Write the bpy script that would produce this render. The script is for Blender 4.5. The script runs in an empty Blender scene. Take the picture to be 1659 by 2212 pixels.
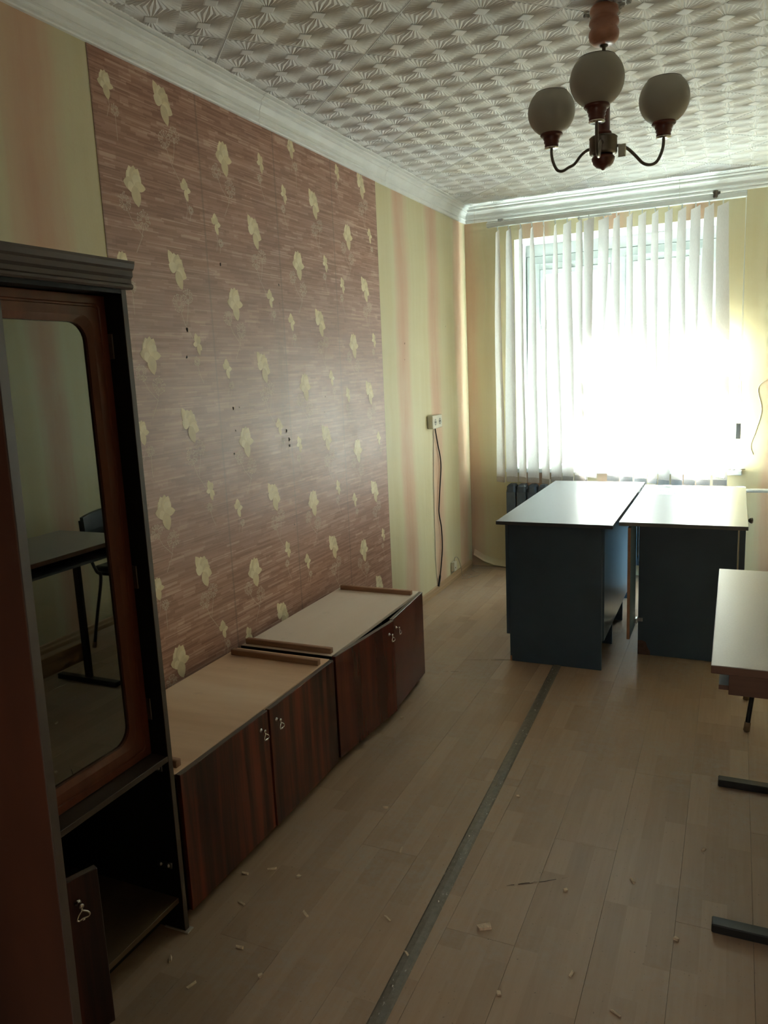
import bpy, bmesh, math, random
from mathutils import Vector, Matrix
random.seed(7)
PI = math.pi
SC = bpy.context.scene
COL = SC.collection

# ------------------------------------------------------------------ camera
CX, CZ, YAW, PITCH, ROLL, FPX = 1.830312, 1.511229, 0.428775, -0.179037, -0.044496, 1674.174
cam_d = bpy.data.cameras.new('camera')
cam = bpy.data.objects.new('camera', cam_d)
COL.objects.link(cam)
_f = Vector((-math.sin(YAW) * math.cos(PITCH), math.cos(YAW) * math.cos(PITCH), math.sin(PITCH)))
_r = Vector((math.cos(YAW), math.sin(YAW), 0))
_u = _r.cross(_f)
_r2 = math.cos(ROLL) * _r + math.sin(ROLL) * _u
_u2 = -math.sin(ROLL) * _r + math.cos(ROLL) * _u
M = Matrix((( _r2.x, _u2.x, -_f.x, CX), (_r2.y, _u2.y, -_f.y, 0), (_r2.z, _u2.z, -_f.z, CZ), (0, 0, 0, 1)))
cam.matrix_world = M
cam_d.sensor_fit = 'HORIZONTAL'
cam_d.sensor_width = 36.0
cam_d.lens = FPX / 1659.0 * 36.0
cam_d.clip_start = 0.02
SC.camera = cam

# ------------------------------------------------------------------ world, sun, exposure
SC.view_settings.view_transform = 'Standard'
SC.view_settings.look = 'None'
SC.view_settings.exposure = 1.6
SC.view_settings.gamma = 1.0
SC.view_settings.use_curve_mapping = False
w = bpy.data.worlds.new('sky'); SC.world = w; w.use_nodes = True
bg = w.node_tree.nodes['Background']
bg.inputs[0].default_value = (0.86, 0.95, 1.0, 1)
bg.inputs[1].default_value = 1.0
sun_d = bpy.data.lights.new('sun', 'SUN')
sun_d.energy = 215.0
sun_d.angle = math.radians(0.6)
sun_d.color = (0.95, 1.0, 0.985)
sun = bpy.data.objects.new('sun', sun_d); COL.objects.link(sun)
sun.rotation_euler = Vector((0.40, -0.58, -0.60)).to_track_quat('-Z', 'Y').to_euler()
sun.location = (0, 9, 6)
fill_d = bpy.data.lights.new('rear_fill_light', 'AREA'); fill_d.shape = 'RECTANGLE'; fill_d.size = 1.6; fill_d.size_y = 0.9
fill_d.energy = 20.0; fill_d.color = (1.0, 0.95, 0.90)  # added fill light behind the camera, brightens the foreground
fill = bpy.data.objects.new('rear_fill_light', fill_d); COL.objects.link(fill); fill.location = (1.75, -2.4, 2.60)
por_d = bpy.data.lights.new('window_portal', 'AREA')
por_d.shape = 'RECTANGLE'; por_d.size = 1.4; por_d.size_y = 1.7
por_d.cycles.is_portal = True
por = bpy.data.objects.new('window_portal', por_d); COL.objects.link(por)
por.location = (1.03, 6.25, 1.58); por.rotation_euler = (-PI / 2, 0, 0)
try:
    SC.cycles.max_bounces = 7; SC.cycles.diffuse_bounces = 5; SC.cycles.use_adaptive_sampling = True; SC.cycles.adaptive_threshold = 0.03; SC.cycles.glossy_bounces = 4
    SC.cycles.transmission_bounces = 6; SC.cycles.transparent_max_bounces = 12
    SC.cycles.sample_clamp_indirect = 6.0
    SC.cycles.caustics_reflective = False; SC.cycles.caustics_refractive = False
    SC.cycles.use_denoising = True
    SC.cycles.use_guiding = True; SC.cycles.use_surface_guiding = True; SC.cycles.guiding_training_samples = 48
except Exception:
    pass

# ------------------------------------------------------------------ room numbers
L = 5.62          # back wall (inner face)
XR = 2.60         # right wall
YB = -1.30        # wall behind the camera
H = 2.64          # ceiling
HC = 2.53         # underside of the cornice
WX0, WX1, WZ0, WZ1 = 0.365, 1.69, 0.77, 2.385     # window opening

# ------------------------------------------------------------------ mesh helpers
def box(bm, x0, x1, y0, y1, z0, z1, mat=None):
    vs = [bm.verts.new((x, y, z)) for x in (x0, x1) for y in (y0, y1) for z in (z0, z1)]
    if mat is not None:
        for v in vs: v.co = mat @ v.co
    q = [(0, 1, 3, 2), (4, 6, 7, 5), (0, 4, 5, 1), (2, 3, 7, 6), (0, 2, 6, 4), (1, 5, 7, 3)]
    fs = [bm.faces.new([vs[i] for i in t]) for t in q]
    return fs

def bbox(x0, x1, y0, y1, z0, z1, bev=0.002, mat=None, seg=1):
    bm = bmesh.new(); box(bm, x0, x1, y0, y1, z0, z1)
    if bev > 0:
        bmesh.ops.bevel(bm, geom=bm.edges[:], offset=bev, segments=seg, affect='EDGES', profile=0.5)
    if mat is not None: bmesh.ops.transform(bm, matrix=mat, verts=bm.verts[:])
    return bm

def add_bevbox(bm, x0, x1, y0, y1, z0, z1, bev=0.002, mat=None):
    b = bbox(x0, x1, y0, y1, z0, z1, bev, mat); join(bm, b)

def join(bm, other):
    me = bpy.data.meshes.new('tmp'); other.to_mesh(me); other.free(); bm.from_mesh(me); bpy.data.meshes.remove(me)

def lathe(bm, prof, c=(0, 0, 0), n=32, axis=Matrix.Identity(3)):
    c = Vector(c); rings = []
    for r, z in prof:
        if r < 1e-6:
            rings.append([bm.verts.new(c + axis @ Vector((0, 0, z)))])
        else:
            rings.append([bm.verts.new(c + axis @ Vector((r * math.cos(2 * PI * k / n), r * math.sin(2 * PI * k / n), z))) for k in range(n)])
    for a, b in zip(rings, rings[1:]):
        for k in range(n):
            k2 = (k + 1) % n
            if len(a) == 1 and len(b) == 1: continue
            if len(a) == 1: bm.faces.new((a[0], b[k2], b[k]))
            elif len(b) == 1: bm.faces.new((a[k], a[k2], b[0]))
            else: bm.faces.new((a[k], a[k2], b[k2], b[k]))
    for f in bm.faces: f.smooth = True

def smooth_path(pts, n=8):
    pts = [Vector(p) for p in pts]; out = []
    for i in range(len(pts) - 1):
        p0 = pts[max(i - 1, 0)]; p1 = pts[i]; p2 = pts[i + 1]; p3 = pts[min(i + 2, len(pts) - 1)]
        for k in range(n):
            t = k / n
            out.append(0.5 * ((2 * p1) + (p2 - p0) * t + (2 * p0 - 5 * p1 + 4 * p2 - p3) * t * t + (3 * p1 - p0 - 3 * p2 + p3) * t ** 3))
    out.append(pts[-1]); return out

def tube(bm, pts, r, n=10, cap=True, closed=False):
    pts = [Vector(p) for p in pts]; rings = []
    N = len(pts)
    up = Vector((0.13, 0.27, 0.95)).normalized()
    for i, p in enumerate(pts):
        if closed: t = pts[(i + 1) % N] - pts[i - 1]
        else: t = pts[min(i + 1, N - 1)] - pts[max(i - 1, 0)]
        t.normalize()
        a = up - t * up.dot(t)
        if a.length < 1e-3: a = Vector((1, 0, 0)) - t * t.x
        a.normalize(); up = a; b = t.cross(a)
        rr = r(i / (N - 1)) if callable(r) else r
        rings.append([bm.verts.new(p + rr * (math.cos(2 * PI * k / n) * a + math.sin(2 * PI * k / n) * b)) for k in range(n)])
    M_ = N if closed else N - 1
    for i in range(M_):
        A, B = rings[i], rings[(i + 1) % N]
        for k in range(n):
            f = bm.faces.new((A[k], A[(k + 1) % n], B[(k + 1) % n], B[k])); f.smooth = True
    if cap and not closed:
        bm.faces.new(list(reversed(rings[0]))); bm.faces.new(rings[-1])

def prism_x(bm, poly, x0, x1):
    """polygon of (y, z) extruded along x"""
    a = [bm.verts.new((x0, y, z)) for y, z in poly]; b = [bm.verts.new((x1, y, z)) for y, z in poly]
    n = len(poly)
    for i in range(n): bm.faces.new((a[i], a[(i + 1) % n], b[(i + 1) % n], b[i]))
    bm.faces.new(list(reversed(a))); bm.faces.new(b)

BASE = {}
def obj(name, bm, mat, parent=None, label=None, fix=True):
    if fix: bmesh.ops.recalc_face_normals(bm, faces=bm.faces[:])
    me = bpy.data.meshes.new(name)
    o = bpy.data.objects.new(name, me)
    if parent is not None:
        off = BASE.get(parent.name, Vector((0, 0, 0)))
        bmesh.ops.translate(bm, vec=-off, verts=bm.verts[:])
        o.parent = parent; BASE[o.name] = off
    bm.to_mesh(me); bm.free()
    for m_ in (mat if isinstance(mat, (list, tuple)) else [mat]): me.materials.append(m_)
    COL.objects.link(o)
    if label: o['label'] = label
    return o

def rebase(o, base):
    """move the origin of a top-level mesh to base without moving the mesh"""
    b = Vector(base); o.data.transform(Matrix.Translation(-b)); o.location = b; BASE[o.name] = b
    return o

def thing(name, label, cat, loc, group=None):
    o = bpy.data.objects.new(name, None); COL.objects.link(o)
    o.location = loc; o['label'] = label; o['category'] = cat
    o.empty_display_size = 0.05
    if group: o['group'] = group
    BASE[o.name] = Vector(loc)
    return o

def tag(o, label, cat, group=None, kind=None):
    o['label'] = label; o['category'] = cat
    if group: o['group'] = group
    if kind: o['kind'] = kind
    return o

def struct(name, bm, mat, label=None, cat=None, fix=True):
    o = obj(name, bm, mat, fix=fix); o['kind'] = 'structure'
    if label: o['label'] = label
    if cat: o['category'] = cat
    return o

# ------------------------------------------------------------------ material helpers
class NT:
    def __init__(self, name):
        self.m = bpy.data.materials.new(name); self.m.use_nodes = True
        self.t = self.m.node_tree; self.N = self.t.nodes
        self.b = self.N['Principled BSDF']; self.out = self.N['Material Output']
    def n(self, kind, **kw):
        x = self.N.new(kind)
        for k, v in kw.items(): setattr(x, k, v)
        return x
    def put(self, sock, v):
        if hasattr(v, 'is_output') or isinstance(v, bpy.types.NodeSocket): self.t.links.new(v, sock)
        else:
            if isinstance(v, (tuple, list)) and len(v) == 3 and sock.type == 'RGBA': v = (*v, 1)
            sock.default_value = v
    def math(self, op, a, b=0.0, c=0.0, clamp=False):
        x = self.n('ShaderNodeMath', operation=op, use_clamp=clamp)
        self.put(x.inputs[0], a); self.put(x.inputs[1], b); self.put(x.inputs[2], c)
        return x.outputs[0]
    def mix(self, f, a, b, blend='MIX'):
        x = self.n('ShaderNodeMix', data_type='RGBA', blend_type=blend)
        self.put(x.inputs[0], f); self.put(x.inputs[6], a); self.put(x.inputs[7], b)
        return x.outputs[2]
    def coord(self, world=False):
        if world: return self.n('ShaderNodeNewGeometry').outputs['Position']
        return self.n('ShaderNodeTexCoord').outputs['Object']
    def sep(self, v):
        x = self.n('ShaderNodeSeparateXYZ'); self.put(x.inputs[0], v); return x.outputs
    def comb(self, x_, y_, z_):
        x = self.n('ShaderNodeCombineXYZ'); self.put(x.inputs[0], x_); self.put(x.inputs[1], y_); self.put(x.inputs[2], z_); return x.outputs[0]
    def scale(self, v, s):
        x = self.n('ShaderNodeVectorMath', operation='MULTIPLY'); self.put(x.inputs[0], v); x.inputs[1].default_value = s; return x.outputs[0]
    def vadd(self, v, s):
        x = self.n('ShaderNodeVectorMath', operation='ADD'); self.put(x.inputs[0], v); self.put(x.inputs[1], s); return x.outputs[0]
    def noise(self, v, s=5, d=2, r=0.5, dist=0.0):
        x = self.n('ShaderNodeTexNoise'); self.put(x.inputs['Vector'], v); x.inputs['Scale'].default_value = s
        x.inputs['Detail'].default_value = d; x.inputs['Roughness'].default_value = r; x.inputs['Distortion'].default_value = dist
        return x.outputs[0]
    def white(self, v):
        x = self.n('ShaderNodeTexWhiteNoise', noise_dimensions='3D'); self.put(x.inputs['Vector'], v); return x.outputs[0]
    def ramp(self, f, stops, interp='LINEAR'):
        x = self.n('ShaderNodeValToRGB'); self.put(x.inputs[0], f); cr = x.color_ramp; cr.interpolation = interp
        while len(cr.elements) > 1: cr.elements.remove(cr.elements[-1])
        for i, (p, c) in enumerate(stops):
            if isinstance(c, (int, float)): c = (c, c, c)
            e = cr.elements[0] if i == 0 else cr.elements.new(p)
            e.position = p; e.color = (*c, 1)
        return x.outputs[0]
    def bump(self, h, s=0.2, d=0.001):
        x = self.n('ShaderNodeBump'); x.inputs['Strength'].default_value = s; x.inputs['Distance'].default_value = d
        self.put(x.inputs['Height'], h); self.t.links.new(x.outputs[0], self.b.inputs['Normal'])
    def set(self, **kw):
        for k, v in kw.items():
            k = {'base': 'Base Color', 'rough': 'Roughness', 'metal': 'Metallic', 'spec': 'Specular IOR Level', 'coat': 'Coat Weight',
                 'coatr': 'Coat Roughness', 'trans': 'Transmission Weight', 'alpha': 'Alpha', 'emit': 'Emission Color', 'emits': 'Emission Strength', 'sss': 'Subsurface Weight', 'ior': 'IOR'}[k]
            self.put(self.b.inputs[k], v)
        return self

def plain(name, col, rough=0.5, spec=0.5, var=0.12, scale=20, metal=0.0, bump=0.0, coat=0.0, rv=0.06):
    t = NT(name); v = t.coord()
    n = t.noise(v, scale, 3, 0.6)
    c0 = tuple(c * (1 - var) for c in col); c1 = tuple(min(1, c * (1 + var)) for c in col)
    t.set(base=t.ramp(n, [(0.3, c0), (0.7, c1)]), rough=rough, spec=spec, metal=metal, coat=coat)
    if bump: t.bump(n, bump)
    return t.m

def wood(name, dark, mid, light, axis='z', freq=40, rough=0.4, spec=0.5, coat=0.0, seed=0.0, stops=(0.32, 0.5, 0.68), wear=0.0):
    """stretched grain running along the given axis"""
    t = NT(name); v = t.coord()
    s = {'x': (1.2, freq, freq), 'y': (freq, 1.2, freq), 'z': (freq, freq, 1.2)}[axis]
    v2 = t.vadd(t.scale(v, s), (seed, seed * 1.7, seed * .3))
    n1 = t.noise(v2, 1.0, 4, 0.62)
    n2 = t.noise(t.scale(v2, (.22, .22, .35)), 1.0, 2, 0.5)
    f = t.math('ADD', t.math('MULTIPLY', n1, 0.55), t.math('MULTIPLY', n2, 0.45))
    c = t.ramp(f, [(stops[0], dark), (stops[1], mid), (stops[2], light)])
    if wear:
        d = t.noise(v, 9, 4, 0.7)
        c = t.mix(t.ramp(d, [(0.62, 0.0), (0.72, wear)]), c, (0.25, 0.2, 0.16))
    t.set(base=c, rough=rough, spec=spec)
    return t.m

# ------------------------------------------------------------------ materials
def mat_yellow_paper():
    """yellow wallpaper with hazy peach vertical bands, one band every 0.53 m roll"""
    t = NT('yellow_wallpaper'); v = t.coord(True); x, y, z = t.sep(v)[:3]
    g = t.n('ShaderNodeNewGeometry'); nx = t.math('ABSOLUTE', t.sep(g.outputs['Normal'])[0])
    side = t.math('GREATER_THAN', nx, 0.5)
    u = t.math('ADD', t.math('MULTIPLY', t.math('SUBTRACT', y, 4.93), side), t.math('MULTIPLY', t.math('SUBTRACT', x, 0.52), t.math('SUBTRACT', 1.0, side)))
    wob = t.noise(t.comb(t.math('MULTIPLY', u, 2.0), 0.0, t.math('MULTIPLY', z, 1.3)), 1.0, 3, 0.5)
    u = t.math('ADD', u, t.math('MULTIPLY', t.math('SUBTRACT', wob, 0.5), 0.13))
    ph = t.math('MULTIPLY', u, 2 * PI / 0.53)
    band = t.math('MULTIPLY_ADD', t.math('COSINE', ph), 0.5, 0.5)
    band2 = t.math('MULTIPLY_ADD', t.math('COSINE', t.math('MULTIPLY_ADD', ph, 2.0, 0.9)), 0.5, 0.5)
    fine = t.noise(t.comb(t.math('MULTIPLY', u, 26.0), 0.0, t.math('MULTIPLY', z, 0.9)), 1.0, 4, 0.6)
    f = t.math('ADD', t.math('MULTIPLY', t.math('POWER', band, 1.6), 0.75), t.math('MULTIPLY', band2, 0.14))
    f = t.math('ADD', f, t.math('MULTIPLY', t.math('SUBTRACT', fine, 0.5), 0.5))
    c = t.ramp(f, [(0.0, (0.63, 0.55, 0.33)), (0.25, (0.66, 0.59, 0.38)), (0.6, (0.66, 0.47, 0.32)), (0.95, (0.62, 0.38, 0.26))])
    blot = t.noise(t.comb(t.math('MULTIPLY', u, 3.0), 0.0, z), 2.2, 4, 0.6)
    c = t.mix(t.ramp(blot, [(0.45, 0.0), (0.7, 0.35)]), c, (0.68, 0.62, 0.44))
    t.set(base=c, rough=0.55, spec=0.4)
    rel = t.noise(v, 90, 2, 0.5); big = t.noise(v, 5, 3, 0.5)
    t.bump(t.math('ADD', t.math('MULTIPLY', rel, 0.25), t.math('MULTIPLY', big, 3.0)), 0.35, 0.003)
    return t.m

def mat_brown_paper():
    """brown wallpaper printed with short woven horizontal strips"""
    t = NT('brown_wallpaper'); v = t.coord(True); x, y, z = t.sep(v)[:3]
    def rows(h, lo, hi, seed):
        r = t.math('FLOOR', t.math('DIVIDE', z, h))
        o = t.white(t.comb(r, seed, 3.0))
        o2 = t.white(t.comb(r, seed + 5, 1.0))
        ln = t.math('MULTIPLY_ADD', o2, hi - lo, lo)
        cell = t.math('FLOOR', t.math('ADD', t.math('DIVIDE', y, ln), t.math('MULTIPLY', o, 30.0)))
        return t.white(t.comb(cell, r, seed))
    a = rows(0.0105, 0.05, 0.17, 1.0); b = rows(0.0042, 0.08, 0.28, 2.0); c_ = rows(0.026, 0.03, 0.10, 4.0)
    f = t.math('ADD', t.math('MULTIPLY', a, 0.42), t.math('MULTIPLY', b, 0.43))
    f = t.math('ADD', f, t.math('MULTIPLY', t.math('GREATER_THAN', c_, 0.93), 0.16))
    c = t.ramp(f, [(0.1, (0.27, 0.125, 0.082)), (0.4, (0.37, 0.190, 0.130)), (0.62, (0.45, 0.25, 0.180)), (0.85, (0.60, 0.39, 0.30))])
    # seams of the 0.52 m rolls
    s = t.math('FRACT', t.math('DIVIDE', t.math('SUBTRACT', y, 1.985), 0.522))
    sd = t.math('ABSOLUTE', t.math('SUBTRACT', s, 0.5))
    seam = t.ramp(sd, [(0.485, 0.0), (0.4985, 0.5)])
    c = t.mix(seam, c, (0.13, 0.08, 0.06))
    # a dirty vertical streak beside the third seam
    gy = t.math('SUBTRACT', 1.0, t.math('MULTIPLY', t.math('ABSOLUTE', t.math('SUBTRACT', y, 2.985)), 16.0), clamp=True)
    gz = t.math('SUBTRACT', 1.0, t.math('MULTIPLY', t.math('ABSOLUTE', t.math('SUBTRACT', z, 1.52)), 2.1), clamp=True)
    sn = t.noise(t.comb(0.0, t.math('MULTIPLY', y, 30.0), t.math('MULTIPLY', z, 5.0)), 1.0, 3, 0.6)
    st = t.math('MULTIPLY', t.math('MULTIPLY', gy, gz), t.ramp(sn, [(0.35, 0.1), (0.65, 0.75)]))
    c = t.mix(st, c, (0.16, 0.11, 0.075))
    # grey window sheen across the middle, mixed into the paper colour
    sheen_var = t.noise(v, 2.4, 4, 0.62)
    mz = t.math('SUBTRACT', 1.0, t.math('MULTIPLY', t.math('ABSOLUTE', t.math('SUBTRACT', z, 1.42)), 1.5), clamp=True)
    c = t.mix(t.math('MULTIPLY', mz, t.ramp(sheen_var, [(0.3, 0.25), (0.7, 0.55)])), c, (0.54, 0.43, 0.39))
    t.set(base=c, rough=t.ramp(sheen_var, [(0.3, 0.40), (0.7, 0.52)]), spec=0.6)
    big = t.noise(v, 6, 3, 0.55)
    t.bump(t.math('ADD', t.math('MULTIPLY', b, 0.08), t.math('MULTIPLY', big, 1.4)), 0.4, 0.002)
    return t.m

def mat_floor():
    t = NT('laminate'); v = t.coord(); x, y, z = t.sep(v)[:3]
    rnd = t.n('ShaderNodeObjectInfo').outputs['Random']
    col = t.math('FLOOR', t.math('DIVIDE', x, 0.064))
    o = t.white(t.comb(col, t.math('MULTIPLY', rnd, 91.0), 2.0))
    row = t.math('FLOOR', t.math('ADD', t.math('DIVIDE', y, 0.34), t.math('MULTIPLY', o, 5.0)))
    cell = t.white(t.comb(col, row, t.math('MULTIPLY', rnd, 57.0)))
    grain = t.noise(t.vadd(t.scale(v, (70, 3.2, 1)), t.comb(t.math('MULTIPLY', cell, 80.0), t.math('MULTIPLY', rnd, 40.0), 0.0)), 1.0, 5, 0.6, 0.5)
    f = t.math('ADD', t.math('MULTIPLY', cell, 0.42), t.math('MULTIPLY', grain, 0.58))
    c = t.ramp(f, [(0.2, (0.335, 0.222, 0.140)), (0.5, (0.385, 0.262, 0.170)), (0.8, (0.435, 0.305, 0.205))])
    W = t.coord(True)
    dirt = t.noise(W, 1.6, 6, 0.68); fine = t.noise(W, 34, 5, 0.75)
    dust = t.math('MULTIPLY', t.ramp(dirt, [(0.42, 0.0), (0.68, 1.0)]), t.ramp(fine, [(0.40, 0.15), (0.62, 0.6)]))
    c = t.mix(dust, c, (0.38, 0.35, 0.315))
    speck = t.ramp(t.noise(W, 120, 2, 0.5), [(0.70, 0.0), (0.74, 0.6)])
    c = t.mix(speck, c, (0.10, 0.075, 0.055))
    r = t.ramp(dirt, [(0.3, 0.40), (0.7, 0.55)])
    t.set(base=c, rough=r, spec=0.5)
    t.bump(grain, 0.04)
    return t.m

M_YEL = mat_yellow_paper()
M_BRN = mat_brown_paper()
M_FLOOR = mat_floor()
M_TILE = plain('ceiling_foam', (0.80, 0.79, 0.75), 0.75, 0.3, 0.07, 5)
M_TILEBACK = plain('ceiling_board', (0.36, 0.35, 0.31), 0.9, 0.2)
M_CORN = plain('cornice_foam', (0.84, 0.84, 0.82), 0.5, 0.45, 0.06, 6)
M_PLAST = plain('white_plaster', (0.66, 0.68, 0.67), 0.7, 0.3, 0.06, 8, bump=0.2)
M_WPAINT = plain('window_paint', (0.52, 0.55, 0.54), 0.4, 0.5, 0.08, 12)
M_SCREED = plain('screed', (0.2, 0.17, 0.14), 0.9, 0.2)
M_MAHO = wood('striped_mahogany_veneer', (0.020, 0.009, 0.007), (0.058, 0.018, 0.012), (0.190, 0.040, 0.020), 'z', 26, 0.30, 0.45, 0.0, 3.0, stops=(0.40, 0.50, 0.62))
M_MAHO2 = wood('red_mahogany_veneer', (0.045, 0.012, 0.009), (0.090, 0.021, 0.014), (0.135, 0.030, 0.018), 'z', 14, 0.22, 0.5, 0.0, 11.0, stops=(0.38, 0.5, 0.62))
M_DOORRED = wood('wardrobe_veneer', (0.045, 0.018, 0.011), (0.080, 0.028, 0.015), (0.14, 0.042, 0.02), 'z', 5, 0.34, 0.45, 0.0, 5.0, stops=(0.35, 0.5, 0.66), wear=0.05)
M_DARKV = wood('dark_veneer', (0.018, 0.012, 0.010), (0.028, 0.018, 0.014), (0.045, 0.028, 0.022), 'z', 20, 0.42, 0.45, 0.0, 1.0)
M_DARKY = wood('dark_shelf_veneer', (0.045, 0.032, 0.024), (0.065, 0.046, 0.034), (0.09, 0.063, 0.046), 'y', 18, 0.45, 0.45, 0.0, 1.5)
M_EDGE = wood('edge_band', (0.075, 0.055, 0.047), (0.10, 0.075, 0.064), (0.13, 0.10, 0.085), 'y', 12, 0.4, 0.45)
M_EDGEZ = wood('edge_band_vertical', (0.055, 0.042, 0.036), (0.075, 0.057, 0.048), (0.10, 0.078, 0.066), 'z', 12, 0.42, 0.45)
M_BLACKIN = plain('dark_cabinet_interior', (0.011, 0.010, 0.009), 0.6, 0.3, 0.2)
M_FRAME = wood('red_frame_wood', (0.085, 0.024, 0.012), (0.135, 0.038, 0.018), (0.19, 0.058, 0.027), 'z', 16, 0.3, 0.5, 0.25, 2.0)
M_PLY1 = wood('raw_plywood', (0.62, 0.40, 0.26), (0.78, 0.55, 0.38), (0.88, 0.68, 0.51), 'x', 7, 0.7, 0.25, 0.0, 4.0, stops=(0.3, 0.5, 0.68), wear=0.12)
M_PLY2 = wood('raw_pale_plywood', (0.56, 0.45, 0.36), (0.72, 0.60, 0.50), (0.78, 0.67, 0.57), 'y', 5, 0.7, 0.25, 0.0, 8.0, stops=(0.25, 0.45, 0.68), wear=0.12)
M_BATTEN = wood('batten_wood', (0.22, 0.12, 0.07), (0.34, 0.19, 0.115), (0.45, 0.28, 0.18), 'x', 30, 0.65, 0.3)
M_BASEB = wood('baseboard_wood', (0.30, 0.19, 0.10), (0.40, 0.26, 0.145), (0.48, 0.33, 0.19), 'y', 30, 0.5, 0.4)
M_SHELFLOW = wood('worn_shelf_veneer', (0.07, 0.045, 0.025), (0.11, 0.072, 0.04), (0.15, 0.10, 0.058), 'y', 8, 0.5, 0.4)
M_CHROME = plain('tarnished_chrome', (0.62, 0.60, 0.56), 0.22, 0.5, 0.15, 60, metal=1.0)
M_STEEL = plain('grey_hinge_steel', (0.40, 0.40, 0.40), 0.35, 0.5, 0.1, 60, metal=1.0)
M_BRONZE = plain('dark_brass', (0.16, 0.14, 0.115), 0.35, 0.5, 0.15, 40, metal=0.85)
M_DESKT = plain('desk_top_laminate', (0.155, 0.17, 0.19), 0.30, 0.28, 0.02, 60, rv=0.008)
M_DESKP = plain('glare_tinted_board', (0.055, 0.092, 0.130), 0.38, 0.55, 0.12, 4)  # blue haze of the window glare is put into the board colour
M_DESKE = plain('dark_desk_edge', (0.05, 0.055, 0.06), 0.45, 0.5, 0.1)
M_DESKEG = plain('grey_desk_edge', (0.16, 0.155, 0.14), 0.45, 0.5, 0.1)
M_EDGEO = plain('bare_board_edge', (0.42, 0.22, 0.13), 0.6, 0.3, 0.12, 40)
M_EDGEW = plain('pale_edge_strip', (0.55, 0.50, 0.38), 0.5, 0.4, 0.08)
M_TABT = plain('speckled_table_top', (0.37, 0.34, 0.32), 0.35, 0.5, 0.06, 180, rv=0.01)
M_TABB = wood('brown_table_board', (0.12, 0.055, 0.035), (0.17, 0.08, 0.05), (0.22, 0.115, 0.075), 'x', 22, 0.4, 0.45)
M_BLACKM = plain('black_tube_paint', (0.012, 0.013, 0.013), 0.38, 0.5, 0.2)
M_VINYL = plain('dark_vinyl', (0.02, 0.023, 0.03), 0.32, 0.5, 0.15)
M_RUBBER = plain('worn_foot_cap', (0.25, 0.17, 0.10), 0.7, 0.3)
M_PLASW = plain('cream_plastic', (0.66, 0.62, 0.50), 0.4, 0.5, 0.05)
M_PLASG = plain('grey_plastic', (0.30, 0.31, 0.31), 0.45, 0.5, 0.05)
M_RAILW = plain('white_rail', (0.74, 0.76, 0.74), 0.4, 0.5, 0.04)
M_CABLE = plain('black_cable', (0.012, 0.012, 0.012), 0.5, 0.4)
M_WIRE = plain('grey_wire', (0.42, 0.38, 0.33), 0.5, 0.4)
M_PIPE = plain('white_pipe_paint', (0.66, 0.66, 0.62), 0.35, 0.5)
M_RAD = plain('dull_radiator_paint', (0.10, 0.12, 0.15), 0.5, 0.4, 0.15)
M_LAMPW = wood('turned_lamp_wood', (0.07, 0.018, 0.012), (0.11, 0.028, 0.018), (0.15, 0.042, 0.025), 'x', 60, 0.28, 0.5, 0.3)
M_CANOPY = wood('pale_turned_wood', (0.28, 0.11, 0.06), (0.38, 0.165, 0.095), (0.46, 0.22, 0.13), 'x', 45, 0.32, 0.5, 0.3)
M_CHIP = plain('wood_chip', (0.72, 0.58, 0.42), 0.8, 0.2, 0.25, 80)
M_HOLE = plain('torn_hole', (0.02, 0.014, 0.010), 0.9, 0.1)
M_CRUMB = plain('spackle', (0.45, 0.45, 0.42), 0.9, 0.2, 0.3, 80, bump=0.5)
M_FLOWER = plain('flower_print', (0.78, 0.66, 0.43), 0.5, 0.5, 0.10, 26)
M_FLOWER2 = plain('flower_print_shade', (0.70, 0.58, 0.37), 0.5, 0.5, 0.08, 26)
M_FLOWER3 = plain('flower_print_light', (0.84, 0.73, 0.51), 0.5, 0.5, 0.08, 26)
M_DANDEL = plain('dandelion_print', (0.64, 0.52, 0.41), 0.5, 0.5, 0.12, 60)

def mat_glass():
    t = NT('window_glass')
    tr = t.n('ShaderNodeBsdfTransparent'); tr.inputs[0].default_value = (0.93, 0.96, 0.95, 1)
    gl = t.n('ShaderNodeBsdfGlossy'); gl.inputs['Roughness'].default_value = 0.02
    lw = t.n('ShaderNodeLayerWeight'); fr = t.n('ShaderNodeMath', operation='MULTIPLY_ADD'); pw = t.n('ShaderNodeMath', operation='POWER'); t.t.links.new(lw.outputs['Facing'], pw.inputs[0]); pw.inputs[1].default_value = 5.0; t.t.links.new(pw.outputs[0], fr.inputs[0]); fr.inputs[1].default_value = 0.6; fr.inputs[2].default_value = 0.04
    mx = t.n('ShaderNodeMixShader'); t.t.links.new(fr.outputs[0], mx.inputs[0]); t.t.links.new(tr.outputs[0], mx.inputs[1]); t.t.links.new(gl.outputs[0], mx.inputs[2])
    t.t.links.new(mx.outputs[0], t.out.inputs[0]); return t.m
M_GLASS = mat_glass()
def mat_tint():
    t = NT('tinted_cabinet_glass')
    tr = t.n('ShaderNodeBsdfTransparent'); tr.inputs[0].default_value = (0.22, 0.24, 0.22, 1)
    gl = t.n('ShaderNodeBsdfGlossy'); gl.inputs['Roughness'].default_value = 0.012; gl.inputs[0].default_value = (0.95, 1.0, 0.96, 1)
    mx = t.n('ShaderNodeMixShader'); mx.inputs[0].default_value = 0.24
    t.t.links.new(tr.outputs[0], mx.inputs[1]); t.t.links.new(gl.outputs[0], mx.inputs[2])
    t.t.links.new(mx.outputs[0], t.out.inputs[0]); return t.m
M_TINT = mat_tint()
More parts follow.
